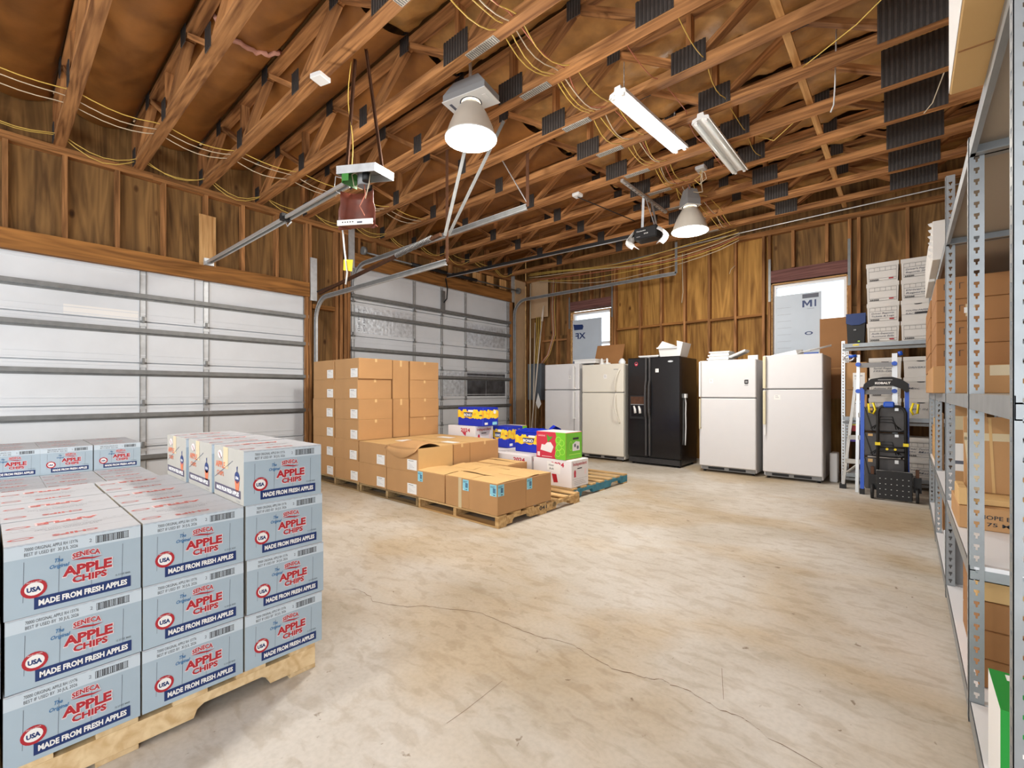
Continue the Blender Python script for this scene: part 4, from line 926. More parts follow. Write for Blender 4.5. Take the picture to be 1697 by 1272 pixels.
# 2: cream, curved handles
f2, a = fridge('cream top-freezer refrigerator with curved handles beside the black one', -4.165, -3.40, 1.572, 1.108, .70, 'fridge_cream', None)
for z0, z1 in ((1.125, 1.48), (.62, 1.09)):
    pts = []
    for k in range(13):
        t = k / 12; pts.append((a - .075 - .075 * math.sin(PI * (t if z0 < 1 else t) * .5 + (0 if z0 > 1 else PI * .0)) * (1 if 1 else 0), -.012 - .05 * math.sin(PI * t), z0 + (z1 - z0) * t))
    if z0 > 1: pts = [(a - .13 + .075 * (k / 12) ** 2, -.012 - .05 * math.sin(PI * k / 12), z0 + (z1 - z0) * k / 12) for k in range(13)]
    else: pts = [(a - .13 + .075 * (1 - k / 12) ** 2, -.012 - .05 * math.sin(PI * k / 12), z0 + (z1 - z0) * k / 12) for k in range(13)]
    MB().tube(pts, .011, 'fridge_cream', 8).build('handle', f2)
sticker(f2, .06, 1.37, .06, .07); MB().box(a - .17, a - .09, -.002, 0, 1.475, 1.485, 'grey_pl').build('badge', f2)
# 3: black side by side
f3 = E('refrigerator', (-2.91, 6.6, 0), 0, 'black side-by-side refrigerator with water dispenser in its narrow door', 'refrigerator'); a = .415
MB().bbox(-a + .004, a - .004, .07, .70, .03, 1.635, 'black', .006).build('cabinet', f3)
MB().bbox(-a, -.082, 0, .062, .12, 1.645, 'black', .012).build('freezer_door', f3); MB().bbox(-.068, a, 0, .062, .12, 1.645, 'black', .012).build('door', f3)
for x in (-.098, -.042):
    pts = [(x, -.02, 1.64), (x, -.022, 1.30), (x, -.05, 1.20), (x, -.058, 1.0), (x, -.05, .80), (x, -.022, .72), (x, -.02, .15)]
    m = MB()
    for p, q in zip(pts, pts[1:]): m.bar(p, q, .022, .03, 'dgrey', up=(0, 1, 0))
    m.build('handle', f3)
m = MB(); m.box(-.37, -.125, -.010, 0, .70, 1.06, 'black_m'); m.box(-.355, -.14, -.013, -.010, .93, 1.045, 'steel_brown'); m.box(-.355, -.14, -.014, -.010, .92, .93, 'grey_pl'); m.box(-.35, -.145, -.012, -.0101, .73, .91, 'black')
m.box(-.35, -.145, -.03, -.010, .715, .735, 'black_m'); m.build('dispenser', f3)
for x in (-.28, -.20): MB().tube([(x - .02, -.02, .90), (x, -.028, .85), (x + .005, -.022, .79)], [.012, .018, .022], 'white', 8).build('dispenser_lever', f3)
sticker(f3, .065, 1.44, .05, .055); m = MB(); m.T = Matrix(((1, 0, 0, .27), (0, 0, -1, -.002), (0, 1, 0, 1.57), (0, 0, 0, 1))); m.disc(0, 0, .04, .014, 'galv'); m.build('badge', f3)
m = MB(); m.T = Matrix(((1, 0, 0, -.27), (0, 0, -1, -.002), (0, 1, 0, 1.55), (0, 0, 0, 1))); m.disc(0, 0, .028, .032, 'redbox'); m.disc(0, .012, .018, .014, 'ink', .0005); m.rect(-.01, .012, -.012, -.004, 'paper', .0006); m.build('round_sticker', f3)
m = MB(); m.box(-a + .01, a - .01, .02, .07, .03, .115, 'black_m')
for k in range(4): m.box(-a + .02, a - .02, .012, .02, .04 + k * .018, .048 + k * .018, 'dgrey')
m.build('grille', f3)
for x in (-a + .05, a - .05):
    for yy in (.1, .62): MB().tube([(x, yy, 0), (x, yy, .035)], .02, 'black_m').build('foot', f3)
m = MB(); m.tube([(a + .006, .18, 1.03), (a + .012, .19, .95), (a + .010, .185, .80), (a + .012, .19, .60), (a + .010, .18, .42), (a + .012, .165, .33)], .009, 'white', 8); m.box(a, a + .03, .15, .21, 1.03, 1.09, 'white'); m.build('power_cord', f3)
# 4
f4, a = fridge('white top-freezer refrigerator with small black badge beside the black one', -2.225, -1.50, 1.553, 1.035, .70, 'fridge', None)
lever(f4, -a + .02, 1.05, 1.54, 'white', .035, .022); lever(f4, -a + .02, .60, 1.02, 'almond', .035, .016)
m = MB(); m.T = Matrix(((1, 0, 0, .245), (0, 0, -1, -.002), (0, 1, 0, 1.25), (0, 0, 0, 1))); m.poly([(-.022, -.018), (-.014, -.03), (.02, -.03), (.028, -.02), (.028, .03), (-.014, .03), (-.022, .022)], 'ink'); m.rect(-.01, .016, -.012, .014, 'grey_pl', .0005); m.rect(-.02, .024, -.05, -.042, 'grey_pl'); m.build('badge', f4)
sticker(f4, -.20, 1.27, .05, .06)
# 5
f5, a = fridge('white top-freezer refrigerator with almond handles beside the steel shelf', -1.42, -.77, 1.585, 1.152, .82, 'fridge', None)
m = lever(f5, -a + .025, 1.165, 1.575, 'almond', .035, .032); lever(f5, -a + .025, .70, 1.13, 'almond', .035, .030)
MB().bar((-a + .03, -.02, .56), (-a + .03, -.02, .70), .02, .012, 'white', up=(0, 1, 0)).build('handle_stem', f5); sticker(f5, -.16, 1.05, .07, .06)
# things on the refrigerators
def wtray(label, loc, sx, sy, sz, rot=(0, 0, 0), bars=5):
    o = E('drawer_tray', loc, label=label, cat='tray', rot=rot); m = MB(); a, b, t = sx / 2, sy / 2, .006
    m.box(-a, a, -b, -b + t, 0, sz, 'white'); m.box(-a, a, b - t, b, 0, sz, 'white'); m.box(-a, -a + t, -b + t, b - t, 0, sz, 'white'); m.box(a - t, a, -b + t, b - t, 0, sz, 'white'); m.box(-a + t, a - t, -b + t, b - t, 0, t, 'grey_pl'); m.build('body', o)
    m = MB(); m.box(-a - .012, a + .012, -b - .012, -b - .0005, sz - .018, sz, 'white'); m.box(-a - .012, a + .012, b + .0005, b + .012, sz - .018, sz, 'white'); m.box(-a - .012, -a - .0005, -b - .0005, b + .0005, sz - .018, sz, 'white'); m.box(a + .0005, a + .012, -b - .0005, b + .0005, sz - .018, sz, 'white'); m.build('rim', o); return o
wtray('flat white drawer lying on the first white refrigerator', (-4.18, 6.86, 1.607), .42, .3, .07)
for i, x in enumerate((-3.90, -3.80)):
    m = MB(); m.lathe([(.035, 0), (.035, .03), (.018, .05), (.022, .085), (.012, .11), (0, .11)], 'white', 10); m.box(.01, .06, -.012, .012, .005, .03, 'white'); o = m.build('plastic_fitting', loc=(x, 6.80, 1.574)); tag(o, ['white plastic fitting on the cream refrigerator, beside the flat drawer', 'white plastic fitting on the cream refrigerator, beside the brown board'][i], 'fitting')
bb = MB().box(-.27, .27, 0, .012, 0, .40, 'card_dk').build('cardboard_sheet', loc=(-3.98, 7.12, 1.578), rot=(-.35, 0, 0)); tag(bb, 'grey brown cardboard sheet leaning behind the cream refrigerator before the window', 'cardboard')
wp = MB().lathe([(.05, 0), (.06, .04), (.03, .09), (.0, .10)], 'glassw', 9).build('plastic_bag', loc=(-3.55, 6.85, 1.574)); tag(wp, 'crumpled clear plastic bag at the edge of the cream refrigerator', 'bag')
ib = E('ice_bin', (-2.70, 6.80, 1.646), 0, 'white ice bin with raised end standing on the black refrigerator', 'bin')
m = MB(); m.add([(-.14, -.1, 0), (.13, -.1, 0), (.13, .16, 0), (-.14, .16, 0), (-.16, -.12, .14), (.13, -.12, .14), (.13, .18, .14), (-.16, .18, .14)], [(3, 2, 1, 0), (0, 1, 5, 4), (1, 2, 6, 5), (2, 3, 7, 6), (3, 0, 4, 7)], 'white'); m.build('body', ib, solid=.006)
m = MB(); m.add([(.13, -.12, 0), (.17, -.12, 0), (.22, -.14, .20), (.13, -.14, .23), (.13, .18, 0), (.17, .18, 0), (.22, .2, .20), (.13, .2, .23)], [(0, 1, 2, 3), (7, 6, 5, 4), (1, 5, 6, 2), (3, 2, 6, 7), (0, 3, 7, 4), (0, 4, 5, 1)], 'white'); m.build('end_panel', ib)
m = MB(); m.box(-.18, .13, -.14, -.125, .125, .145, 'white'); m.add([(-.17, -.13, .14), (-.10, -.11, .24), (.06, 0, .17), (-.04, .02, .16)], [(0, 1, 2, 3)], 'white'); m.build('rim', ib, solid=.004)
wtray('flat white shelf frame lying on the black refrigerator', (-3.02, 6.82, 1.646), .30, .25, .035)
rg_ = MB().lathe([(.13, 0), (.12, .05), (.06, .09), (.0, .10)], 'pallet_old', 11).build('crumpled_cloth', loc=(-2.98, 7.09, 1.64)); tag(rg_, 'crumpled tan cloth behind the flat frame on the black refrigerator', 'cloth')
for i in range(3): wtray(['lowest white refrigerator drawer stacked on the badge refrigerator', 'second white refrigerator drawer stacked on the badge refrigerator', 'top white refrigerator drawer stacked on the badge refrigerator'][i], (-2.03 + .01 * i, 6.90, 1.554 + .046 * i), .27 - .01 * i, .24, .044)
wtray('white drawer tilted up against the drawer pile on the badge refrigerator', (-1.755, 6.83, 1.625), .20, .2, .03, (0, -.40, 0))
o = MB().box(-.06, .06, -.02, .02, 0, .06, 'white').build('plastic_bracket', loc=(-1.58, 6.80, 1.554)); tag(o, 'small white plastic bracket at the edge of the badge refrigerator', 'bracket')
o = MB().tube([(-2.19, 7.28, 1.2), (-2.19, 7.28, 1.72)], .007, 'white', 6).build('plastic_rod'); tag(o, 'thin white rod standing behind the badge refrigerator', 'rod')
wr_ = E('wire_shelf', (-.93, 6.85, 1.645), label='white wire shelf leaning off the back of the almond-handled refrigerator', cat='shelf', rot=(0, -.22, .1))
for k in range(7): MB().tube([(-.22, -.10 + k * .033, .0), (.22, -.10 + k * .033, .0)], .003, 'white', 5).build('wire', wr_)
for x in (-.22, .0, .22): MB().tube([(x, -.11, 0), (x, .11, 0)], .004, 'white', 5).build('frame_wire', wr_)
o = MB().add([(-.22, -.1, 0), (.1, -.1, 0), (.14, .1, .02), (-.2, .1, .0), (.08, -.08, .06), (.14, .02, .07)], [(0, 1, 4), (1, 2, 5, 4), (0, 4, 5, 3), (2, 3, 5)], 'white').build('plastic_cover', loc=(-1.15, 6.8, 1.588)); tag(o, 'crumpled white plastic cover on the almond-handled refrigerator', 'cover')

# ================================================================== STEEL SHELVING RUN ALONG THE AISLE
def post(h, holes=True, w=.038, pitch=.0382, mt='shelf_metal'):
    """slotted angle post: flange in x (facing -y) and flange in y (facing -x); origin at the outer corner"""
    m = MB(); n = int(h / pitch)
    for fl_ in (0, 1):
        def P(a, z): return (a, 0, z) if fl_ == 0 else (0, a, z)
        def q(a0, a1, z0, z1):
            p = [P(a0, z0), P(a1, z0), P(a1, z1), P(a0, z1)]; m.add(p, [(0, 1, 2, 3) if fl_ == 0 else (3, 2, 1, 0)], mt)
        h0, h1 = w * .34, w * .70
        q(0, h0, 0, h); q(h1, w, 0, h); z = 0
        for k in range(n):
            zc = pitch * (k + .5); q(h0, h1, z, zc - .010); z = zc + .010
            m.add([P(h0, zc - .010), P(h0 + (h1 - h0) * .3, zc - .010), P(h0 + (h1 - h0) * .3, zc - .001), P(h0, zc + .001)], [(0, 1, 2, 3) if fl_ == 0 else (3, 2, 1, 0)], mt)
            m.add([P(h1, zc - .010), P(h1 - (h1 - h0) * .3, zc - .010), P(h1 - (h1 - h0) * .3, zc - .001), P(h1, zc + .001)], [(3, 2, 1, 0) if fl_ == 0 else (0, 1, 2, 3)], mt)
        q(h0, h1, z, h)
    return m
def rack_tree(name, label, cat, ys, hs, x0, x1, levels, mt='shelf_metal', boards=None, along='y'):
    r = E(name, label=label, cat=cat); protos = {}
    for i, (y, h) in enumerate(zip(ys, hs)):
        for j, x in enumerate((x0, x1)):
            k = (h, i == 0, j)
            sy = 1 if i < len(ys) - 1 else -1
            if h not in protos: o = protos[h] = post(h).build('upright', r, (0, 0, 0), solid=.0018)
            else:
                o = protos[h].copy(); COL.objects.link(o)
            o.location = (x, y, 0); o.parent = r
            if j: o.rotation_euler = (0, 0, PI / 2)
    for i in range(len(ys) - 1):
        a, b = ys[i], ys[i + 1]
        for z, bm in levels[i]:
            MB().box(x0 + .006, x1 - .006, a + .004, b - .004, z - .014, z, bm).build('shelf_board', r)
            for x, s in ((x0, 1), (x1, -1)):
                m = MB(); m.box(x + (.002 if s > 0 else -.004), x + (.004 if s > 0 else -.002), a, b, z - .05, z - .001, mt)
                m.box(min(x, x + s * .022) + (.004 if s > 0 else 0), max(x, x + s * .022) - (0 if s > 0 else .004), a, b, z - .018, z - .0145, mt); m.box(min(x, x + s * .016) + (.004 if s > 0 else 0), max(x, x + s * .016) - (0 if s > 0 else .004), a, b, z - .05, z - .047, mt)
                m.build('side_beam', r)
            for y, s in ((a + .003, 1), (b - .003, -1)):
                m = MB(); m.box(x0 + .004, x1 - .004, min(y, y + s * .002), max(y, y + s * .002), z - .05, z - .014, mt); m.box(x0 + .004, x1 - .004, min(y, y + s * .03), max(y, y + s * .03), z - .05, z - .047, mt)
                m.build('end_beam', r)
    return r
RY = [1.31, 2.17, 3.40, 4.63, 5.86]; RX0, RX1 = .155, .62
lv = [(.07, 'board_white'), (.53, 'board_white'), (1.105, 'board_grey'), (1.95, 'board_grey')]
lvB = [[lv[0], lv[2], lv[3]], lv, lv, [lv[0], (.53, 'board_white'), lv[2], (1.95, 'board_white')]]
rack = rack_tree('shelving_run', 'long galvanized shelving run with keyhole uprights along the aisle', 'shelving', RY, [2.45, 1.97, 2.28, 2.28, 2.28], RX0, RX1, lvB)
MB().bar((RX1 - .02, 5.5, 1.93), (RX1 - .02, 5.84, 2.15), .02, .012, 'alu').build('brace', rack)
def cbox(label, x0, x1, y0, y1, z0, z1, mt='card', mtop=None, name='cardboard_box', rz=0):
    o = MB().bbox(-(x1 - x0) / 2, (x1 - x0) / 2, -(y1 - y0) / 2, (y1 - y0) / 2, 0, z1 - z0, mt, .003).build(name, loc=((x0 + x1) / 2, (y0 + y1) / 2, z0), rot=(0, 0, rz))
    tag(o, label, 'box')
    MB().box(-(x1 - x0) / 2 + .006, (x1 - x0) / 2 - .006, -.001, .001, z1 - z0, z1 - z0 + .001, 'card_dk').build('lid_seam', o)
    return o
def facing_y(o, w, d, h, items):
    """print on the -y face of a box: items (kind, args)"""
    q = MB(); q.T = Matrix(((1, 0, 0, -w / 2), (0, 0, -1, -d / 2 - .0006), (0, 1, 0, 0), (0, 0, 0, 1)))
    for it in items:
        if it[0] == 'r': q.rect(it[1] * w, it[2] * w, it[3] * h, it[4] * h, it[5], it[6] if len(it) > 6 else 0)
        else: q.text(it[1], it[2] * w, it[3] * h, it[4] * h, it[5], w=it[6] * w if it[6] else None, bold=.02, z=.0004)
    return q.build('printing', o)
# stack of shallow brown boxes on the mid shelf
o = cbox('wide low tan box on the mid shelf under the brown box stack', .115, .50, 3.74, 4.61, 1.106, 1.268, 'card'); facing_y(o, .385, .87, .162, [('r', .62, .98, .62, .98, 'tape')])
for k in range(4):
    zz = 1.27 + .136 * k
    o = cbox('shallow brown box facing the camera side in the mid-shelf stack, %s' % ['lowest', 'second', 'third', 'topmost'][k], .135, .475, 3.86, 4.60, zz, zz + .134, 'card_dk')
    facing_y(o, .34, .74, .134, [('r', .10, .16, .70, .72, 'ink'), ('r', .30, .36, .70, .72, 'ink'), ('r', .30, .31, .45, .72, 'ink'), ('r', .10, .11, .45, .72, 'ink')] + ([('r', .38, .50, .20, .75, 'tape'), ('r', .36, .48, .35, .6, 'paper', .0005)] if k == 2 else []))
    cbox('shallow brown box at the far end of the mid-shelf stack, %s' % ['lowest', 'second', 'third', 'topmost'][k], .13, .47, 4.69, 5.75, zz + .001, zz + .131, 'card_dk')
# top shelf boxes
o = cbox('large tan box overhanging the top shelf above the aisle', .090, .55, 1.36, 1.79, 1.952, 2.36, 'card_lt')
q = MB().box(-.2315, -.2305, -.21, .21, .004, .40, 'paper'); q.build('white_side', o)
MB().box(-.225, .225, -.003, .003, -.0012, -.0002, 'card_dk').build('flap_edge', o)
for i in range(2):
    o = cbox(['torn pale box on the top shelf past the aisle posts', 'second pale box on the top shelf at the far end'][i], .12, .48, 3.95 + i * .76, 4.60 + i * .9, 1.952, 2.20 + .03 * i, 'file_white')
m = MB(); R = random.Random(4)
for k in range(6): m.add([(-.182, -.325, .24 - .04 * k), (-.20 - .01 * R.random(), -.327, .235 - .04 * k), (-.195, -.325, .22 - .04 * k), (-.182, -.325, .21 - .04 * k)], [(0, 1, 2, 3)], 'paper')
m.build('torn_edge', [q for q in bpy.data.objects if q.get('label', '').startswith('torn pale')][0], solid=.002)
# low white shelf level: flat boxes and leaning cardboard
o = cbox('long flat tan box with black print on the low white shelf', .165, .60, 2.74, 3.15, .531, .625, 'card'); facing_y(o, .435, .41, .094, [('t', 'W HOPE BLACK', .06, .52, .18, 'ink', .46), ('t', '175 M', .17, .22, .16, 'ink', .18), ('r', .72, .86, .30, .66, 'red')])
cbox('thin tan carton lying on the long flat box', .20, .60, 2.80, 3.12, .627, .652, 'card_lt'); cbox('small pale tan carton on the long flat box beside the post', .165, .195, 2.75, 2.95, .627, .70, 'card_lt')
lean = E('flattened_carton', (.20, 2.98, .654), label='large flattened taped carton leaning on the low white shelf', cat='carton', rot=(-.12, 0, 0))
m = MB(); m.add([(0, 0, 0), (.20, 0, 0), (.16, 0, .345), (0, 0, .345)], [(0, 1, 2, 3)], 'card'); m.build('sheet', lean, solid=.03)
m = MB(); m.T = Matrix(((1, 0, 0, 0), (0, 0, -1, -.001), (0, 1, 0, 0), (0, 0, 0, 1))); m.poly([(.0, .235), (.175, .235), (.17, .27), (0, .27)], 'tape'); m.poly([(.02, .0), (.055, .0), (.05, .25), (.0, .25)], 'tape'); m.poly([(.09, .0), (.10, .0), (.09, .34), (.08, .34)], 'card_lt', Matrix.Translation((0, 0, .0004))); m.build('tape_strip', lean)
dk = MB().box(0, .03, 0, .34, 0, .40, 'black_m').build('backing_board', loc=(.46, 3.0, .656)); tag(dk, 'dark panel standing behind the flattened carton', 'panel')
lean2 = E('flattened_carton', (.20, 3.72, .532), label='pale flattened carton with a white label standing past the middle upright', cat='carton', rot=(0, 0, .0))
MB().box(0, .14, 0, .04, 0, .50, 'card').build('sheet', lean2); m = MB(); m.T = Matrix(((1, 0, 0, 0), (0, 0, -1, -.001), (0, 1, 0, 0), (0, 0, 0, 1))); m.rect(.0, .06, .12, .28, 'paper'); m.rect(.01, .05, .16, .18, 'ink_grey', .0005); m.rect(0, .14, .36, .44, 'tape'); m.build('label', lean2)
for i, (y0, y1, z1) in enumerate(((4.68, 5.10, .96), (5.14, 5.5, .90), (5.5, 5.82, .82))):
    o = MB().box(0, .03, 0, y1 - y0, 0, z1 - .54, ['card', 'card_lt', 'card'][i]).build('flattened_carton', loc=(.175, y0, .531), rot=(0, 0, 0)); tag(o, ['tan flattened carton standing on edge in the far shelf bay, tallest', 'pale flattened carton standing on edge in the far bay, in between', 'tan flattened carton on edge closest to the hand truck'][i], 'carton')
# floor level
z = .072
for k in range(3): cbox('brown carton in the floor-level stack under the white shelf, %s' % ['lowest', 'second', 'third'][k], .19, .60, 2.30, 2.9, z + .101 * k, z + .101 * k + .099, 'card_dk')
cbox('light tan carton topping the floor-level brown stack', .185, .60, 2.30, 2.9, z + .304, z + .40, 'card_lt')
cb = E('plastic_crate', (.24, 3.35 + .1, .072), label='clear grey plastic crate on the floor-level shelf', cat='crate')
m = MB(); m.box(-.07, .10, -.004, 0, 0, .26, 'grey_pl'); m.box(-.07, .10, .3, .304, 0, .26, 'grey_pl'); m.box(-.07, -.066, 0, .3, 0, .26, 'grey_pl'); m.box(.096, .10, 0, .3, 0, .26, 'grey_pl'); m.build('body', cb)
for k in range(5): MB().bar((-.075, .02 + k * .05, .03), (-.075, .08 + k * .05, .22), .006, .01, 'alu').build('rib', cb)
cbox('wide tan carton at the far end of the mid shelf below the stack', .13, .50, 4.69, 5.75, 1.106, 1.268, 'card')
cbox('brown carton on the floor-level shelf past the crate', .20, .55, 4.70, 5.3, .072, .42, 'card_dk')
# green printed carton
gb = E('green_carton', (.325, 1.72, .072), label='green and white veggie carton on the floor-level shelf by the front post', cat='box')
a, b, s = .155, .11, .27
m = MB(); m.box(-a, a, -b, b, 0, s, 'green_dk', mats={'left': 'paper', 'back': 'green_dk'}); m.build('body', gb)
m = MB(); m.T = Matrix(((1, 0, 0, -a), (0, 0, -1, -b - .0006), (0, 1, 0, 0), (0, 0, 0, 1)))
m.text('30% LESS FAT', .05, .225, .022, 'paper', w=.2, bold=.05); m.poly([(.03, .20), (.31, .20), (.31, .0), (.12, .0), (.06, .12), (.03, .14)], 'paper'); m.ring(.13, .165, .085, .028, .94, 'ink', .0003); m.text('Sensible', .07, .168, .018, 'ink', w=.13, shear=.3, z=.0005); m.text('Portions', .09, .146, .016, 'ink', w=.12, shear=.3, z=.0005)
m.text('Veggie', .09, .065, .05, 'red', w=.20, bold=.05, shear=.2, z=.0006); m.poly([(.0, .0), (.04, .0), (.05, .09), (.02, .11), (.0, .09)], 'kblue', Matrix.Translation((0, 0, .0004))); m.poly([(.04, .0), (.12, .0), (.07, .12), (.045, .14)], 'lime_leaf', Matrix.Translation((0, 0, .0005))); m.build('front_print', gb)
m = MB(); m.T = Matrix.Translation((-a, -b, s + .0006)); m.rect(.03, .16, .17, .205, 'paper')
for k in range(12): m.rect(.04 + k * .009, .044 + k * .009, .175, .20, 'ink', .0004)
m.text('Apple', .09, .11, .03, 'paper', w=.15, bold=.04, shear=.3); m.poly([(.08, .09), (.31, .09), (.31, .03), (.18, .03)], 'paper'); m.poly([(.14, .05), (.30, .05), (.30, .035), (.17, .035)], 'gold', Matrix.Translation((0, 0, .0004))); m.poly([(.02, .02), (.14, .02), (.10, .07), (.06, .09)], 'lime_leaf', Matrix.Translation((0, 0, .0004))); m.build('lid_print', gb)

# ================================================================== FILE BOX SHELF at the back wall
fs_ = E('storage_shelf', label='light steel shelf of white file boxes against the back wall', cat='shelving')
for x in (-.615, .33):
    for y, r in ((6.87, 0), (7.36, 0)): post(1.74, mt='alu').build('upright', fs_, (x, y, 0), solid=.0018)
for z in (.12, .805, 1.69):
    MB().box(-.605, .355, 6.885, 7.38, z - .012, z, 'board_white').build('shelf_board', fs_)
    m = MB(); m.box(-.60, .36, 6.862, 6.868, z - .03, z + .012, 'shelf_metal'); m.box(-.60, .36, 6.862, 6.885, z - .034, z - .030, 'shelf_metal'); m.box(-.60, .36, 6.868, 6.885, z - .075, z - .045, 'galv_dark'); m.build('front_beam', fs_)
m = MB(); m.box(-.50, -.44, 6.860, 6.8615, 1.675, 1.69, 'yel_hi'); m.build('yellow_label', fs_)
FW, FH, FD = .295, .235, .36
def file_box(style, words_=(), red=True, num=True):
    m = MB(); a, b = FW / 2, FD / 2
    m.add([(-a + .008, -b + .006, 0), (a - .008, -b + .006, 0), (a - .008, b - .006, 0), (-a + .008, b - .006, 0), (-a + .002, -b + .002, FH - .03), (a - .002, -b + .002, FH - .03), (a - .002, b - .002, FH - .03), (-a + .002, b - .002, FH - .03)], [(3, 2, 1, 0), (0, 1, 5, 4), (1, 2, 6, 5), (2, 3, 7, 6), (3, 0, 4, 7), (4, 5, 6, 7)], 'file_white')
    o = m.build('file_box')
    MB().box(-a - .002, a + .002, -b - .002, b + .002, FH - .045, FH, 'file_white').build('lid', o)
    q = MB(); q.T = Matrix(((1, 0, 0, -a), (0, 0, -1, -b - .0006), (0, 1, 0, 0), (0, 0, 0, 1))); w, h = FW, FH
    def ln(x0, x1, y0, y1, mt='ink'): q.rect(x0 * w, x1 * w, y0 * h, y1 * h, mt, .0004)
    if style == 'form':
        for y in (.10, .22, .58, .76): ln(.08, .93, y, y + .010)
        for x in (.08, .25, .42, .59, .76, .925): ln(x, x + .006, .58, .76) if x not in (.08, .925) else ln(x, x + .006, .10, .76)
        ln(.36, .66, .86, .875, 'ink_grey'); ln(.36, .37, .82, .87, 'ink_grey'); ln(.65, .66, .82, .87, 'ink_grey')
        if num: q.text('33250', .11 * w, .125 * h, .065 * h, 'ink', w=.28 * w, bold=.06, z=.0004)
        if red: q.rect(.70 * w, .84 * w, .15 * h, .21 * h, 'red', .0004)
    else:
        q.disc(.5 * w, .80 * h, .035, .010, 'ink', .0004); ln(.0, 1, .30, .31, 'ink_grey') if style == 'band' else None
        if style == 'band': q.rect(.40 * w, .85 * w, .30 * h, .40 * h, 'ink', .0004)
    for k, t in enumerate(words_): q.text(t, .14 * w, (.44 - .14 * k) * h, .085 * h, 'ink_grey', w=min(.7, .08 * len(t)) * w, bold=.01, shear=.2, z=.0005)
    q.build('label_print', o); return o
def put_file(x, y, z, label, *a, **k):
    o = file_box(*a, **k); o.location = (x, y, z); o.rotation_euler = (0, 0, random.uniform(-.02, .02)); return tag(o, label, 'file box')
yf = 6.885 + FD / 2
rows = [('lowest', ('form', ('Audit Expenses', 'Account Bills'))), ('second', ('form', ('Driver Reports', 'Tickets & Logs'))), ('third', ('form', ())), ('topmost', ('form', ()))]
for k, (r_, a_) in enumerate(rows):
    put_file(-.222, yf, 1.692 + .2365 * k, 'white file box on the top shelf beside the dark bin, %s of its stack' % r_, *a_)
rows = [('lowest', ('form', ())), ('second', ('band', ('YOUTH PAPERS', 'RACE'))), ('third', ('form', ('Driver Ca', 'Reports'))), ('topmost', ('form', ("Driver's Payroll", 'Reports 2024')))]
for k, (r_, a_) in enumerate(rows):
    put_file(.093, yf, 1.692 + .2365 * k, 'white file box on the top shelf beside the tall aisle upright, %s of its stack' % r_, *a_, red=False)
for k in range(3): put_file(-.20, yf, .808 + .2365 * k, 'white file box on the middle shelf behind the ladder, %s of its stack' % ['lowest', 'middle', 'topmost'][k], *[('form', ('Immigration',)), ('form', ('Admin Files', 'Vouchers')), ('plain', ('Serial Reports', '1995-2008'))][k])
for k in range(3): put_file(.112, yf, .808 + .2365 * k, 'white file box on the middle shelf by the aisle uprights, %s of its stack' % ['lowest', 'middle', 'topmost'][k], *[('plain', ('MISC IN',)), ('plain', ('Misc',)), ('plain', ('DRIVERS RY',))][k])
for k in range(2):
    put_file(.11, yf, .122 + .2365 * k, 'white file box on the bottom shelf by the aisle uprights, %s' % ['lower', 'upper'][k], 'form', ('Year Forms', 'etc Mail'), red=False)
    put_file(-.21, yf, .122 + .2365 * k, 'white file box on the bottom shelf behind the hand truck, %s' % ['lower', 'upper'][k], 'form', (), red=False)
for k in range(2):
    o = cbox('tan box with white label on the middle shelf behind the ladder, %s' % ['lower', 'upper'][k], -.575, -.365, 6.89, 7.25, .808 + .335 * k, 1.14 + .335 * k, 'card'); facing_y(o, .21, .36, .33, [('r', .35, .9, .1, .62, 'paper'), ('r', .42, .8, .5, .52, 'ink_grey', .0005)])
bn = E('dark_bin', (-.475, 7.02, 1.692), label='dark blue plastic bin on the top shelf beside the file boxes', cat='bin')
m = MB(); m.add([(-.08, -.10, 0), (.08, -.10, 0), (.08, .1, 0), (-.08, .1, 0), (-.09, -.11, .26), (.09, -.11, .26), (.09, .11, .26), (-.09, .11, .26)], [(3, 2, 1, 0), (0, 1, 5, 4), (1, 2, 6, 5), (2, 3, 7, 6), (3, 0, 4, 7), (4, 5, 6, 7)], 'black_m'); m.build('body', bn)
m = MB(); m.box(-.095, .095, -.12, .11, .262, .375, 'navy'); m.add([(-.095, -.12, .262), (.095, -.12, .262), (.04, -.121, .235), (-.04, -.121, .235)], [(0, 3, 2, 1)], 'navy'); m.build('lid', bn); m = MB(); m.box(.02, .04, -.112, -.106, .03, .045, 'green_lt'); m.box(-.02, .005, -.118, -.11, .17, .185, 'grey_pl'); m.build('badge', bn)
o = MB().bbox(-.04, .04, -.1, .1, 0, .36, 'white', .01).build('white_panel', loc=(-.69, 6.95, 0)); tag(o, 'white plastic case on the floor between refrigerator and steel shelf', 'case')

# ================================================================== LADDER
la = E('ladder', (0, 0, 0), label='aluminium and blue folding ladder with black top cap before the file shelf', cat='ladder')
for nm_, p, q, w_, h_, mt in (('outer_leg', (-.565, 6.52, .03), (-.435, 6.40, 1.26), .028, .055, 'alu'), ('inner_leg', (-.425, 6.36, .0), (-.415, 6.40, 1.53), .03, .05, 'alu'), ('inner_leg', (-.10, 6.36, .60), (-.105, 6.40, 1.53), .045, .03, 'alu'),
    ('blue_rail', (-.375, 6.28, .05), (-.375, 6.33, 1.16), .035, .045, 'kblue'), ('blue_rail', (.0, 6.28, .05), (-.005, 6.33, 1.20), .035, .045, 'kblue')):
    m = MB(); m.bar(p, q, w_, h_, mt, up=(0, 1, 0)); m.build(nm_, la)
for x in (-.375, .0): MB().box(-.022, .022, -.03, .03, 0, .06, 'black_m').build('rubber_foot', la, (x, 6.28, 0))
MB().box(-.03, .03, -.04, .04, 0, .05, 'black_m').build('rubber_foot', la, (-.567, 6.52, 0))
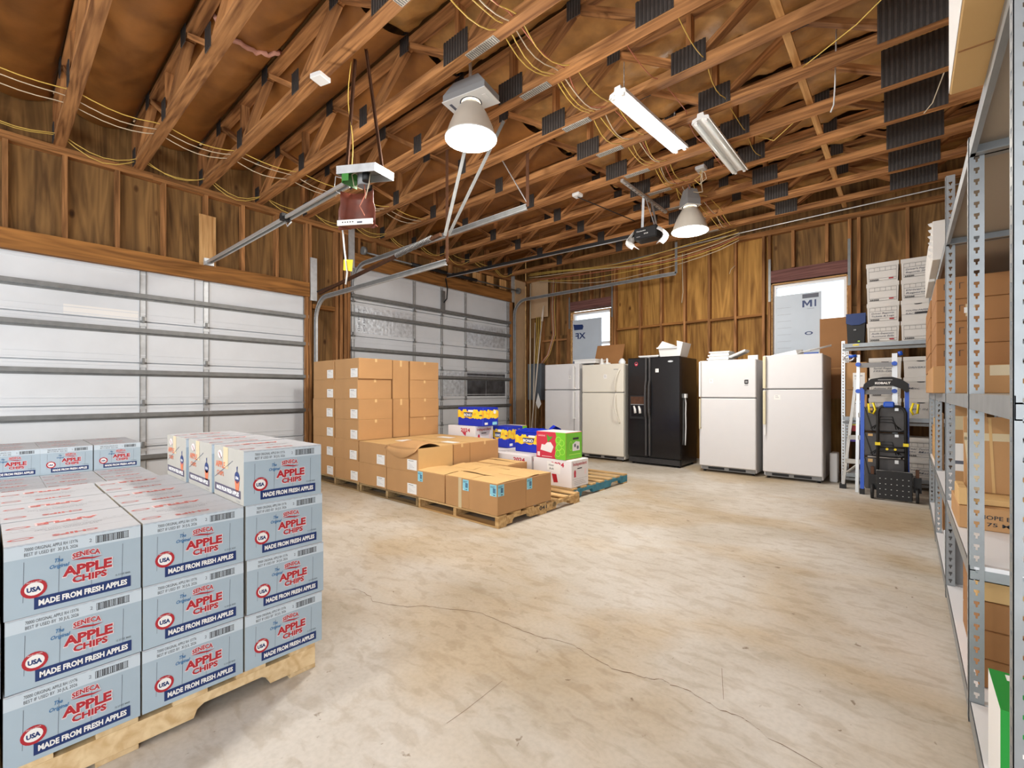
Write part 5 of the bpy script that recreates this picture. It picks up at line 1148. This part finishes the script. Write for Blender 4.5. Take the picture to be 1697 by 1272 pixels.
for z in (1.41, 1.115): 
    m = MB(); m.box(-.40, -.12, 6.35, 6.395, z - .022, z + .022, 'alu'); m.box(-.40, -.12, 6.343, 6.35, z - .026, z + .026, 'grey_pl'); m.build('rung', la)
for z in (1.42, 1.125):
    for x in (-.415, -.105): MB().tube([(x, 6.33, z), (x, 6.37, z)], .024, 'kblue', 10).build('lock_knob', la)
for z, x in ((.85, -.47), (.60, -.50), (.33, -.53)):
    m = MB(); m.bar((x, 6.44, z), (-.38, 6.34, z + .01), .03, .05, 'alu'); m.build('side_rung', la)
MB().bar((-.52, 6.46, .20), (-.40, 6.36, .33), .03, .012, 'alu').build('side_brace', la)
m = MB(); cap = [(-.37, 1.15), (-.36, 1.20), (-.30, 1.255), (-.20, 1.275), (-.12, 1.275), (-.05, 1.25), (.005, 1.205), (.015, 1.12), (-.01, 1.11), (-.05, 1.15), (-.12, 1.18), (-.28, 1.18), (-.33, 1.16), (-.345, 1.13)]
n = len(cap); m.add([(x, 6.27, z) for x, z in cap] + [(x, 6.31, z) for x, z in cap], [tuple(range(n))[::-1], tuple(range(n, 2 * n))] + [(i, (i + 1) % n, (i + 1) % n + n, i + n) for i in range(n)], 'black_m'); m.build('top_cap', la)
m = MB(); m.T = Matrix(((1, 0, 0, 0), (0, 0, -1, 6.2692), (0, 1, 0, 0), (0, 0, 0, 1))); m.text('KOBALT', -.265, 1.20, .022, 'paper', w=.13, bold=.08); m.rect(-.24, -.12, 1.24, 1.25, 'grey_pl'); m.build('lettering', la)
MB().tube([(-.50 + .045 * math.cos(a), 6.36, 1.50 + .035 * math.sin(a)) for a in [2 * PI * k / 16 for k in range(16)]], .010, 'alu', 6, closed=True).build('hoop', la)
MB().tube([(-.50, 6.352, 1.51), (-.43, 6.36, 1.52)], .016, 'kblue', 8).build('pin', la)
MB().tube([(-.075, 6.36, 1.52), (-.04, 6.36, 1.53)], .024, 'kblue', 10).build('pin', la)
o = MB().box(-.03, .03, 0, .01, 0, .055, 'purple_tag').box(-.02, .05, 0, .01, .12, .19, 'red').box(-.02, .05, -.001, .0, .185, .20, 'yel_hi').build('warning_tag', la, (-.47, 6.47, .55))
# ================================================================== GREY PANELS + HAND TRUCK
gp = E('grey_case', (0, 0, 0), label='dark grey moulded plastic panel stack standing behind the hand truck', cat='panel')
for z0, z1 in ((.08, .415), (.43, .68), (.695, .955)):
    m = MB(); m.bbox(-.35, -.015, 6.19, 6.24, z0, z1, 'dgrey', .012); m.build('panel', gp)
    m = MB()
    for k in range(3): m.tube([(-.30 + .03 * k, 6.188, z0 + .03), (-.22, 6.186, z0 + .10 + .03 * k), (-.12, 6.186, z0 + .10 + .03 * k), (-.05 - .02 * k, 6.188, z0 + .03)], .005, 'black_m', 5)
    m.tube([(-.35, 6.186, z1 - .0), (-.28, 6.184, z0 + .004), (-.08, 6.184, z0 + .0), (-.02, 6.186, z0 + .02)], .005, 'black_m', 6); m.build('moulded_rib', gp)
    MB().box(-.32, -.28, 6.184, 6.189, z0 + (z1 - z0) * .86, z0 + (z1 - z0) * .96, 'card_lt').build('buckle', gp); MB().box(-.10, -.07, 6.184, 6.189, z0 + (z1 - z0) * .86, z0 + (z1 - z0) * .97, 'alu').build('buckle', gp)
ht = E('hand_truck', (0, 0, 0), label='folded black hand truck with yellow clips and perforated toe plate', cat='hand truck')
fr = [(-.235, 6.10, .30), (-.235, 6.11, .90), (-.228, 6.11, .94), (-.205, 6.11, .965), (-.06, 6.11, .965), (-.03, 6.11, .94), (-.015, 6.11, .90), (-.01, 6.10, .30)]
MB().tube(fr, .014, 'black_m', 8).build('frame', ht)
for z in (.545, .50): MB().tube([(-.225, 6.10, z), (-.02, 6.10, z)], .008, 'black_m', 6).build('cross_bar', ht)
for x in (-.235, -.012): MB().box(-.022, .022, -.02, .02, -.014, .016, 'yel_hi').build('clip', ht, (x, 6.10, .575))
for x in (-.16, -.095): MB().tube([(x, 6.085, .525), (x, 6.10, .525)], .012, 'yel_hi', 8).build('knob', ht)
MB().bbox(-.19, -.10, 6.085, 6.13, .955, 1.015, 'kblue', .012).build('latch', ht)
for s_, cx in ((1, -.285), (-1, .055)):
    hp = [(cx - .028, .99), (cx + .012, 1.0), (cx + .030, .93), (cx + .012, .885), (cx - .02, .90)]
    if s_ < 0: hp = [(2 * cx - x, z) for x, z in hp]
    MB().tube([(x, 6.12, z) for x, z in hp], .011, 'yel_hi', 8, closed=True).build('handle', ht)
tp = MB(); tp.bbox(-.245, .04, 6.05, 6.068, .015, .305, 'black_m', .006); tp.build('toe_plate', ht)
m = MB(); m.T = Matrix(((1, 0, 0, 0), (0, 0, -1, 6.0494), (0, 1, 0, 0), (0, 0, 0, 1)))
for i in range(6):
    for j in range(4): m.disc(-.215 + .045 * i, .06 + .055 * j, .006, .0035, 'alu', 0, 8)
m.build('plate_dimples', ht)['kind'] = 'stuff'
MB().tube([(-.242, 6.058, .015), (-.242, 6.058, .305), (.037, 6.058, .305), (.037, 6.058, .015)], .0045, 'alu', 5, closed=True).build('plate_rim', ht)
for x in (-.28, .075):
    MB().box(-.032, .032, -.03, .03, .10, .25, 'black_m').build('wheel_cover', ht, (x, 6.13, 0))
    MB().tube([(x - .013, 6.105, .075), (x + .013, 6.105, .075)], .075, 'black_m', 18).build('wheel', ht)
    MB().box(-.014, .014, -.02, .02, .24, .33, 'steel_brown').build('wheel_bracket', ht, (x, 6.13, 0))

# ================================================================== CORNER: electric panel, pipes, sheets
ep = E('electric_panel', (-5.99, 7.66, .95), label='grey steel electric panel on the back wall beside the first refrigerator', cat='electric panel')
MB().bbox(-.18, .18, -.05, .09, 0, .77, 'panel_grey', .006).build('cabinet', ep); MB().box(-.165, .165, -.056, -.05, .02, .75, 'panel_grey').build('door', ep)
o = MB().box(-.225, .225, -.006, .006, 0, .78, 'card_pale').build('cardboard_sheet', loc=(-5.945, YB - .012, 2.71)); tag(o, 'pale cardboard panel fixed high on the back wall in the corner', 'cardboard')
for i, (p, q, r, mt) in enumerate((((-5.86, 7.30, .0), (-6.13, 7.66, 3.45), .013, 'wire_w'), ((-5.84, 7.36, 0), (-6.02, 7.68, 2.6), .012, 'green_pipe'), ((-5.80, 7.22, 0), (-5.78, 7.62, 2.70), .013, 'green_pipe'))):
    m = MB(); m.tube([p, q], r, mt, 8)
    if i == 2: m.tube([(-5.781, 7.61, 2.60), (-5.777, 7.63, 2.78), (-5.76, 7.64, 2.93)], [.022, .02, .006], 'green_pipe', 8)
    o = m.build('plastic_pipe'); tag(o, ['tall thin pale pipe leaning in the corner, reaching the ceiling', 'pale plastic pipe leaning in the corner, shortest', 'pale pipe with a pointed tip leaning in front of the cardboard panel'][i], 'pipe')
fg = E('flag_stick', (-5.62, 7.15, 0), label='thin stick with a torn white paper standing by the electric panel', cat='stick')
MB().tube([(0, 0, 0), (-.04, .1, .88)], .008, 'wire_w', 6).build('stick', fg); m = MB(); m.add([(-.04, .09, .90), (.02, .09, 1.10), (.10, .09, .88), (.02, .10, .78)], [(0, 3, 2, 1)], 'paper'); m.build('paper', fg, solid=.002)
bl = MB(); R = random.Random(8); vs = []; fs = []
for i in range(15):
    for j in range(9): vs.append((-.29 + .041 * i, -.2 + .05 * j, max(.0, .50 * math.sin(PI * i / 14) ** .5 * math.sin(PI * j / 8) ** .5 * (.7 + .3 * R.random()))))
for i in range(14):
    for j in range(8): p = i * 9 + j; fs.append((p, p + 9, p + 10, p + 1))
bl.add(vs, fs, 'bulk'); o = bl.build('tarp_heap', loc=(-5.27, 6.98, 0)); tag(o, 'heap of dark crumpled tarp on the floor beside the first refrigerator', 'tarp')

# ================================================================== LAMPS
def high_bay(label, loc, rot, boxsize, power, top):
    l = E('high_bay_lamp', loc, label=label, cat='ceiling lamp')
    prof = [(.205, 0), (.207, .006), (.200, .02), (.175, .10), (.135, .19), (.095, .255), (.07, .285)]
    MB().lathe(prof, 'bay_dome', 32).build('dome', l, solid=.003)
    MB().lathe([(.196, .012), (.0, .012)], 'lamp_disc', 32).build('lens', l)
    MB().tube([(.207 * math.cos(a), .207 * math.sin(a), .003) for a in [2 * PI * k / 32 for k in range(32)]], .006, 'white', 6, closed=True).build('rim', l)
    w, d, h = boxsize; z0 = .30
    m = MB(); m.T = Matrix.Rotation(rot, 4, 'Z')
    m.add([(-w / 2, -d / 2, z0), (w / 2, -d / 2, z0), (w / 2, d / 2, z0), (-w / 2, d / 2, z0), (-w / 2, -d / 2, z0 + h * .35), (w / 2, -d / 2, z0 + h * .35), (w / 2, d / 2, z0 + h * .35), (-w / 2, d / 2, z0 + h * .35), (-w * .3, -d * .35, z0 + h), (w * .3, -d * .35, z0 + h), (w * .3, d * .35, z0 + h), (-w * .3, d * .35, z0 + h)],
          [(0, 1, 5, 4), (1, 2, 6, 5), (2, 3, 7, 6), (3, 0, 4, 7), (4, 5, 9, 8), (5, 6, 10, 9), (6, 7, 11, 10), (7, 4, 8, 11), (8, 9, 10, 11)], 'grey_pl'); m.build('ballast_box', l)
    m = MB(); m.T = Matrix.Rotation(rot, 4, 'Z'); m.box(-w / 2 - .006, w / 2 + .006, -d / 2 - .006, d / 2 + .006, z0 - .006, z0, 'white'); m.box(-w * .42, -w * .36, -d * .3, d * .3, z0 - .008, z0 - .006, 'ink_grey'); m.ring(0, 0, .09, .09, .88, 'ink_grey', z0 - .0072); m.box(w * .33, w * .42, -d * .2, d * .1, z0 - .008, z0 - .006, 'paper'); m.build('ballast_plate', l)
    MB().tube([(0, 0, .28), (0, 0, .30)], .06, 'grey_pl', 14).build('socket', l)
    MB().tube([(0, 0, z0 + h), (0, 0, top - loc[2])], .008, 'galv', 6).build('hook', l)
    pts = [(-.03 + .02 * math.sin(k * .5), .0, z0 + h + (top - loc[2] - z0 - h + .1) * k / 8) for k in range(9)]; MB().tube(pts, .010, 'alu', 8).build('conduit', l)
    li = bpy.data.lights.new('lamp_light', 'AREA'); li.shape = 'DISK'; li.size = .38; li.energy = power; li.color = (1, .96, .89)
    o = bpy.data.objects.new('lamp_light', li); COL.objects.link(o); o.parent = l; o.location = (0, 0, -.004)
    lp = bpy.data.lights.new('lamp_glow', 'POINT'); lp.shadow_soft_size = .09; lp.energy = power * 1.9; lp.color = (1, .96, .90)
    o = bpy.data.objects.new('lamp_glow', lp); COL.objects.link(o); o.parent = l; o.location = (0, 0, -.12)
    return l
high_bay('large lit high bay lamp hanging near the middle of the ceiling', (-2.67, 2.565, 3.16), .2, (.40, .22, .15), 36, 3.80)
high_bay('smaller lit high bay lamp with narrow ballast box beside the door opener', (-1.97, 5.52, 3.04), -.65, (.17, .17, .20), 24, 3.62)
high_bay('extra high bay lamp added behind the viewer to light the near floor', (-2.67, -1.6, 3.16), .2, (.40, .22, .15), 24, 3.80)  # added out of view to brighten the near floor
def shop_light(label, p0, p1, lit, chain):
    p0, p1 = Vector(p0), Vector(p1); d = (p1 - p0); L_ = d.length; ang = math.atan2(d.y, d.x)
    s = E('shop_light', p0, ang, label, 'ceiling lamp')
    w = .075; pr = [(-w, 0), (-w * .9, .035), (-.03, .045), (-.025, .075), (.025, .075), (.03, .045), (w * .9, .035), (w, 0), (.02, .02), (-.02, .02)]
    n = len(pr); m = MB(); m.add([(0, y, z) for y, z in pr] + [(L_, y, z) for y, z in pr], [tuple(range(n)), tuple(range(n, 2 * n))[::-1]] + [(i, i + n, (i + 1) % n + n, (i + 1) % n) for i in range(n)], 'white'); m.build('housing', s)
    for y in (-.042, .042):
        MB().tube([(.03, y, .004), (L_ - .03, y, .004)], .015, 'tube' if lit else 'tube_off', 10).build('tube', s)
        for x in (.018, L_ - .018): MB().box(x - .012, x + .012, y - .012, y + .012, -.01, .022, 'white').build('lamp_holder', s)
    for x, z in chain:
        ch = MB(); zz = .075; k = 0
        while zz < z: ch.tube([(x, 0, zz), (x, 0, zz + .026)], .004, 'galv', 5) if k % 2 else ch.bar((x, 0, zz), (x, 0, zz + .026), .010, .003, 'galv'); zz += .024; k += 1
        ch.build('chain', s)
    return s
shop_light('lit two-tube shop light hanging on a chain across the trusses', (-1.71, 3.22, 3.425), (-1.64, 4.36, 3.425), True, ((.1, .3), (1.0, .3)))
shop_light('unlit two-tube shop light mounted across the trusses beside the lit one', (-1.34, 4.0, 3.43), (-1.33, 5.2, 3.43), False, ((.15, .12), (1.0, .12)))
li = bpy.data.lights.new('tube_light', 'AREA'); li.shape = 'RECTANGLE'; li.size = .1; li.size_y = 1.0; li.energy = 16; li.color = (.95, .97, 1)
o = bpy.data.objects.new('tube_light', li); COL.objects.link(o); o.location = (-1.675, 3.8, 3.405)

# ================================================================== DOOR OPENERS
op = E('broken_door_opener', (0, 0, 0), label='broken door opener hanging open on two brown straps, circuit board showing', cat='door opener')
m = MB()
for dz, w_ in ((0, .045), (.02, .012)):
    pass
for dy in (-.022, .022): m.bar((-6.27, 1.72 + dy, 2.655), (-3.24, 1.80 + dy, 2.70), .014, .028, 'alu')
m.bar((-6.27, 1.72, 2.665), (-3.24, 1.80, 2.71), .03, .004, 'galv_dark'); m.build('rail', op)
m = MB(); m.box(-4.27, -4.22, 1.72, 1.80, 2.66, 2.72, 'black_m'); m.tube([(-4.25, 1.76, 2.66), (-4.2, 1.76, 2.60), (-4.12, 1.76, 2.62)], .006, 'alu', 6); m.build('trolley', op)
m = MB(); m.box(-6.33, -6.26, 1.67, 1.77, 2.62, 2.70, 'galv'); m.build('wall_bracket', op)
cf = MB(); cf.T = Matrix.Translation((-3.03, 1.83, 2.70)) @ Euler((.10, .10, .35)).to_matrix().to_4x4()
cf.box(-.17, .17, -.11, .11, .05, .056, 'galv_dark'); cf.box(-.17, .17, -.112, -.108, .0, .056, 'galv'); cf.box(-.17, .17, .108, .112, .0, .056, 'alu'); cf.box(-.172, -.168, -.11, .11, 0, .056, 'galv'); cf.box(.168, .172, -.11, .11, -.0, .056, 'galv'); cf.build('chassis', op)
cf = MB(); cf.T = Matrix.Translation((-3.03, 1.83, 2.70)) @ Euler((.10, .10, .35)).to_matrix().to_4x4(); cf.box(-.13, -.125, -.10, .06, -.06, .045, 'pcb'); cf.box(-.12, -.06, -.11, -.105, -.05, .04, 'pcb'); cf.build('circuit_board', op)
m = MB(); m.T = Matrix.Translation((-3.03, 1.83, 2.66)); m.tube([(-.02, 0, .06), (-.02, 0, -.02)], .045, 'grey_pl', 14); m.tube([(.05, -.02, .05), (.05, -.02, -.01)], .03, 'black_m', 12); m.build('motor', op)
cv = MB(); cv.T = Matrix.Translation((-3.10, 1.80, 2.48)) @ Euler((0, 0, .55)).to_matrix().to_4x4(); vs = []; fs = []
for i in range(9):
    x = -.13 + .26 * i / 8
    for j in range(6):
        z = -.10 + .24 * j / 5; d = .07 * (1 - abs(2 * i / 8 - 1) ** 3) * (1 if j < 5 else .9); vs.append((x * (1 + .12 * (j < 3)), d, z + .05 * abs(2 * i / 8 - 1) * (j == 0) * -1))
for i in range(8):
    for j in range(5): p = i * 6 + j; fs.append((p, p + 6, p + 7, p + 1))
cv.add(vs, fs, 'maroon'); cv.sm = set(range(len(fs))); cv.build('cover', op, solid=.004)
m = MB(); m.T = Matrix.Translation((-3.10, 1.80, 2.48)) @ Euler((0, 0, .55)).to_matrix().to_4x4(); m.box(-.14, .14, -.03, -.02, -.13, -.09, 'paper'); m.box(-.14, .14, -.02, .06, -.125, -.118, 'maroon')
for k in range(5): m.box(-.10 + .02 * k, -.09 + .02 * k, -.031, -.03, -.112, -.104, 'ink')
m.box(.02, .06, -.032, -.03, -.12, -.108, 'ink_grey'); m.build('cover_lip', op)
for p, q in (((-3.22, 1.78, 2.70), (-3.12, 1.80, 3.60)), ((-2.86, 1.86, 2.74), (-2.97, 1.80, 3.60))):
    m = MB(); m.bar(p, q, .028, .004, 'steel_brown'); m.bar(p, q, .004, .028, 'steel_brown'); m.build('strap', op)
for i, pts in enumerate(([(-3.17 + .035 * math.sin(k * .55), 1.79, 2.74 + .86 * k / 12) for k in range(13)], [(-3.03, 1.82, 2.66), (-2.98, 1.80, 2.55), (-3.04, 1.79, 2.48), (-2.99, 1.80, 2.40)], [(-2.96, 1.83, 2.72), (-2.93, 1.80, 2.62), (-2.98, 1.8, 2.52)], [(-3.0, 1.8, 2.74), (-3.08, 1.75, 2.71), (-3.1, 1.78, 2.64), (-3.02, 1.8, 2.6)], [(-3.2, 1.76, 2.72), (-3.3, 1.74, 2.76), (-3.4, 1.78, 2.70), (-3.34, 1.8, 2.66)])): MB().tube(pts, .0035, ['wire_y', 'wire_r', 'wire_w', 'wire_w', 'alu'][i], 5).build('loose_wire', op)
rc_ = E('release_cord', (0, 0, 0), label='white release cord with bright yellow tag hanging from the broken opener', cat='cord')
MB().tube([(-3.24, 1.76, 2.40), (-3.225, 1.77, 2.2), (-3.20, 1.78, 2.02), (-3.22, 1.78, 1.93)], .006, 'white', 6).build('cord', rc_)
m = MB(); m.add([(-3.24, 1.77, 2.04), (-3.17, 1.80, 2.025), (-3.155, 1.80, 2.11), (-3.235, 1.77, 2.12)], [(0, 1, 2, 3)], 'yel_hi'); m.build('yellow_tag', rc_, solid=.003)
o2 = E('door_opener', (0, 0, 0), label='black and white door opener hanging from a strut near the back wall', cat='door opener')
m = MB(); m.bar((-6.25, 5.42, 3.20), (-2.62, 5.44, 3.12), .04, .04, 'black_m'); m.bar((-6.25, 5.42, 3.177), (-2.62, 5.44, 3.097), .02, .006, 'alu'); m.build('rail', o2)
m = MB(); m.T = Matrix.Translation((-2.45, 5.44, 3.02)); m.bbox(-.16, .14, -.10, .10, 0, .15, 'black_m', .015); m.build('motor_head', o2)
m = MB(); m.T = Matrix(((1, 0, 0, -2.45), (0, 0, -1, 5.338), (0, 1, 0, 3.02), (0, 0, 0, 1))); m.text('Chamberlain', -.12, .095, .016, 'paper', w=.12, bold=.02); m.rect(-.12, -.07, .03, .04, 'grey_pl')
for k in range(3): m.rect(-.02 + .02 * k, -.01 + .02 * k, .055, .07, 'paper')
m.build('lettering', o2)
for s_, x in ((-1, -.17), (1, .15)):
    m = MB(); vs = []; fs = []
    for i in range(7):
        for j in range(5): vs.append((x + s_ * (.0 + .09 * math.sin(PI * i / 6) * (1 - .2 * j / 4)), -.12 + .05 * j, -.06 + .19 * i / 6 - (.05 if j in (0,) else 0)))
    for i in range(6):
        for j in range(4): p = i * 5 + j; fs.append((p, p + 1, p + 6, p + 5))
    m.add(vs, fs, 'white'); m.sm = set(range(len(fs))); m.T = Matrix(); m.build('light_lens', o2, (-2.45, 5.44, 3.02), solid=.004)
m = MB(); m.bar((-2.45, 4.72, 3.52), (-2.44, 5.95, 3.52), .035, .03, 'alu')
for k in range(14): m.box(-2.455, -2.435, 4.80 + k * .08, 4.83 + k * .08, 3.503, 3.505, 'galv_dark')
m.build('ceiling_strut', o2)
for p, q in (((-2.52, 5.40, 3.17), (-2.46, 5.30, 3.51)), ((-2.36, 5.47, 3.17), (-2.44, 5.50, 3.51)), ((-2.36, 5.40, 3.17), (-2.45, 5.35, 3.51))): MB().bar(p, q, .03, .004, 'galv').build('strap', o2)

# ================================================================== CABLES, boxes in the ceiling
def sag(x, ys, z, amp, jx, seed):
    R = random.Random(seed); P = []
    for a, b in zip(ys, ys[1:]):
        s_ = amp * R.uniform(.5, 1.3); dx = R.uniform(-jx, jx)
        for k in range(6): t = k / 6; P.append((x + dx * math.sin(PI * t) + .02 * math.sin(a * 3 + seed), a + (b - a) * t, z - s_ * math.sin(PI * t)))
    P.append((x, ys[-1], z)); return P
def cable(pts, mt, label, r=.0045, group=None):
    o = MB().tube(pts, r, mt, 5).build('cable'); return tag(o, label, 'cable', group)
bays = [y for y in TY if y > 0]
gc = 'cables through the trusses'
for i in range(5): cable(sag(-2.10 + .05 * i, bays[2:], ZC + .035, .09, .05, i), ['wire_y', 'wire_y', 'wire_w', 'wire_r', 'wire_y'][i], 'pale yellow cable of the bundle sagging between trusses at mid ceiling', group='mid ceiling cable bundle')
for i in range(3): cable(sag(-5.15 - .12 * i, TY[2:12], ZC + .03, .05, .02, 20 + i), 'wire_w' if i else 'wire_y', 'pale cable sagging under the trusses along the garage doors', group='cables along the garage doors')
for i in range(2): cable(sag(-6.2 + .05 * i, TY[3:], ZC + .06, .12, .03, 40 + i), 'wire_y', 'yellow cable drooping over the top plate above the garage doors', group='cables over the top plate')
for i in range(2): cable(sag(-1.5 + .35 * i, bays[4:9], ZC + .05, .06, .05, 60 + i), ['wire_r', 'wire_y'][i], ['thin reddish cable sagging beside the lit shop light', 'thin yellow cable sagging above the unlit shop light'][i], .0035)
for i in range(6):
    R = random.Random(90 + i); P = []
    for k in range(15): t = k / 14; P.append((-1.9 - 3.9 * t, 7.20 + .05 * i + .1 * math.sin(3 * t + i), 3.50 - .02 * i - (.10 + .03 * i) * math.sin(PI * (t ** .8)) + .02 * math.sin(9 * t + i)))
    cable(P, ['wire_y', 'wire_y', 'wire_w', 'wire_r', 'wire_y', 'wire_w'][i], 'yellow cable in the thick bundle drooping along the back wall top', .006, 'cable bundle along the back wall')
for i in range(4): cable([(-5.55 + .03 * i, 7.66, 3.45), (-5.60 + .03 * i, 7.68, 2.9), (-5.56 + .025 * i, 7.68, 2.3), (-5.70 + .02 * i, 7.68, 1.9), (-5.85 + .03 * i, 7.64, 1.72)], ['wire_r', 'wire_w', 'wire_r', 'wire_y'][i], 'cable running down the corner wall into the electric panel', .006, 'cables above the electric panel')
for i in range(3): cable([(-6.0 + .05 * i, 7.70, 2.72), (-5.98 + .05 * i, 7.70, 2.3), (-6.02 + .05 * i, 7.68, 1.9), (-6.0 + .04 * i, 7.66, 1.72)], 'wire_y', 'yellow cable between the cardboard panel and the electric panel', .010, 'yellow cables over the electric panel')
cable([(-.02, 3.52, ZC - .005), (-.25, 3.70, 3.50), (-.50, 3.9, 3.52), (-.62, 4.1, 3.60)], 'wire_y', 'yellow cable crossing in front of the big nail plates', .004)
cable([(-.66, 4.73, 3.60), (-.95, 4.85, 3.48), (-1.1, 4.95, 3.62)], 'wire_y', 'short yellow cable loop hanging near the pale runner strip', .004)
cable([(-.42, 4.35, 3.95), (-.43, 4.36, 3.52), (-.44, 4.38, 3.38), (-.46, 4.38, 3.33)], 'white', 'white cable hanging straight down between the trusses', .006)
cable([(.30, 3.55, 3.57), (.22, 3.72, 3.40), (.20, 3.8, 3.34)], 'wire_w', 'short white cable end dangling above the aisle shelving', .004)
cable([(.22, 4.76, 3.57), (.15, 4.9, 3.40), (.10, 4.95, 3.36)], 'wire_w', 'white cable stub dangling further back above the aisle shelving', .004)
cable([(-2.86, 7.66, 3.45), (-2.87, 7.69, 3.2), (-2.86, 7.69, 2.8), (-2.87, 7.66, 2.62)], 'wire_w', 'white cable end hanging on the golden plywood above the black refrigerator', .006)
cable([(-2.05, 7.70, 3.1), (-2.10, 7.68, 3.05), (-2.12, 7.67, 2.98)], 'wire_w', 'short white wire stub on the plywood above the badge refrigerator', .005)
cable([(-4.2, 7.52, 3.46), (-2.0, 7.40, 3.50), (.2, 7.3, 3.50), (.8, 7.3, 3.5)], 'alu', 'pale conduit running along the back wall top plate', .010)
def jbox(label, loc, mt='alu', s=.05, wires=3):
    j = E('junction_box', loc, label=label, cat='junction box'); MB().bbox(-s, s, -s, s, -.02, .02, mt, .006).build('box_body', j)
    for k in range(wires):
        a = k * 2.1; MB().tube([(0, 0, -.02), (.04 * math.cos(a), .04 * math.sin(a), -.06), (.07 * math.cos(a + 1), .07 * math.sin(a + 1), -.10), (.03 * math.cos(a + 2), .05 * math.sin(a), -.16)], .004, ['wire_w', 'wire_y', 'wire_w'][k % 3], 5).build('wire_tail', j)
    return j
jbox('round junction box with loose pale wires beside the smaller high bay lamp', (-1.68, 5.04, ZC - .021), 'galv', .05, 4)
jbox('white square cover plate under the truss next to the broken opener', (-3.42, 1.68, ZC - .012), 'white', .055, 0).rotation_euler = (0, 0, .3)
jb = jbox('white receptacle box with black plug on a truss before the second opener', (-3.05, 4.73, ZC - .021), 'white', .05, 0)
MB().tube([(0, 0, -.02), (.05, .05, -.05), (.2, .3, -.12), (.45, .62, -.25)], .006, 'black_m', 6).build('power_cord', jb)
cable([(-1.97, 5.52, 3.52), (-1.85, 5.45, 3.45), (-1.75, 5.30, 3.38), (-1.72, 5.15, 3.46), (-1.68, 5.08, 3.50)], 'wire_w', 'white cable linking the smaller high bay lamp to its junction box', .006)
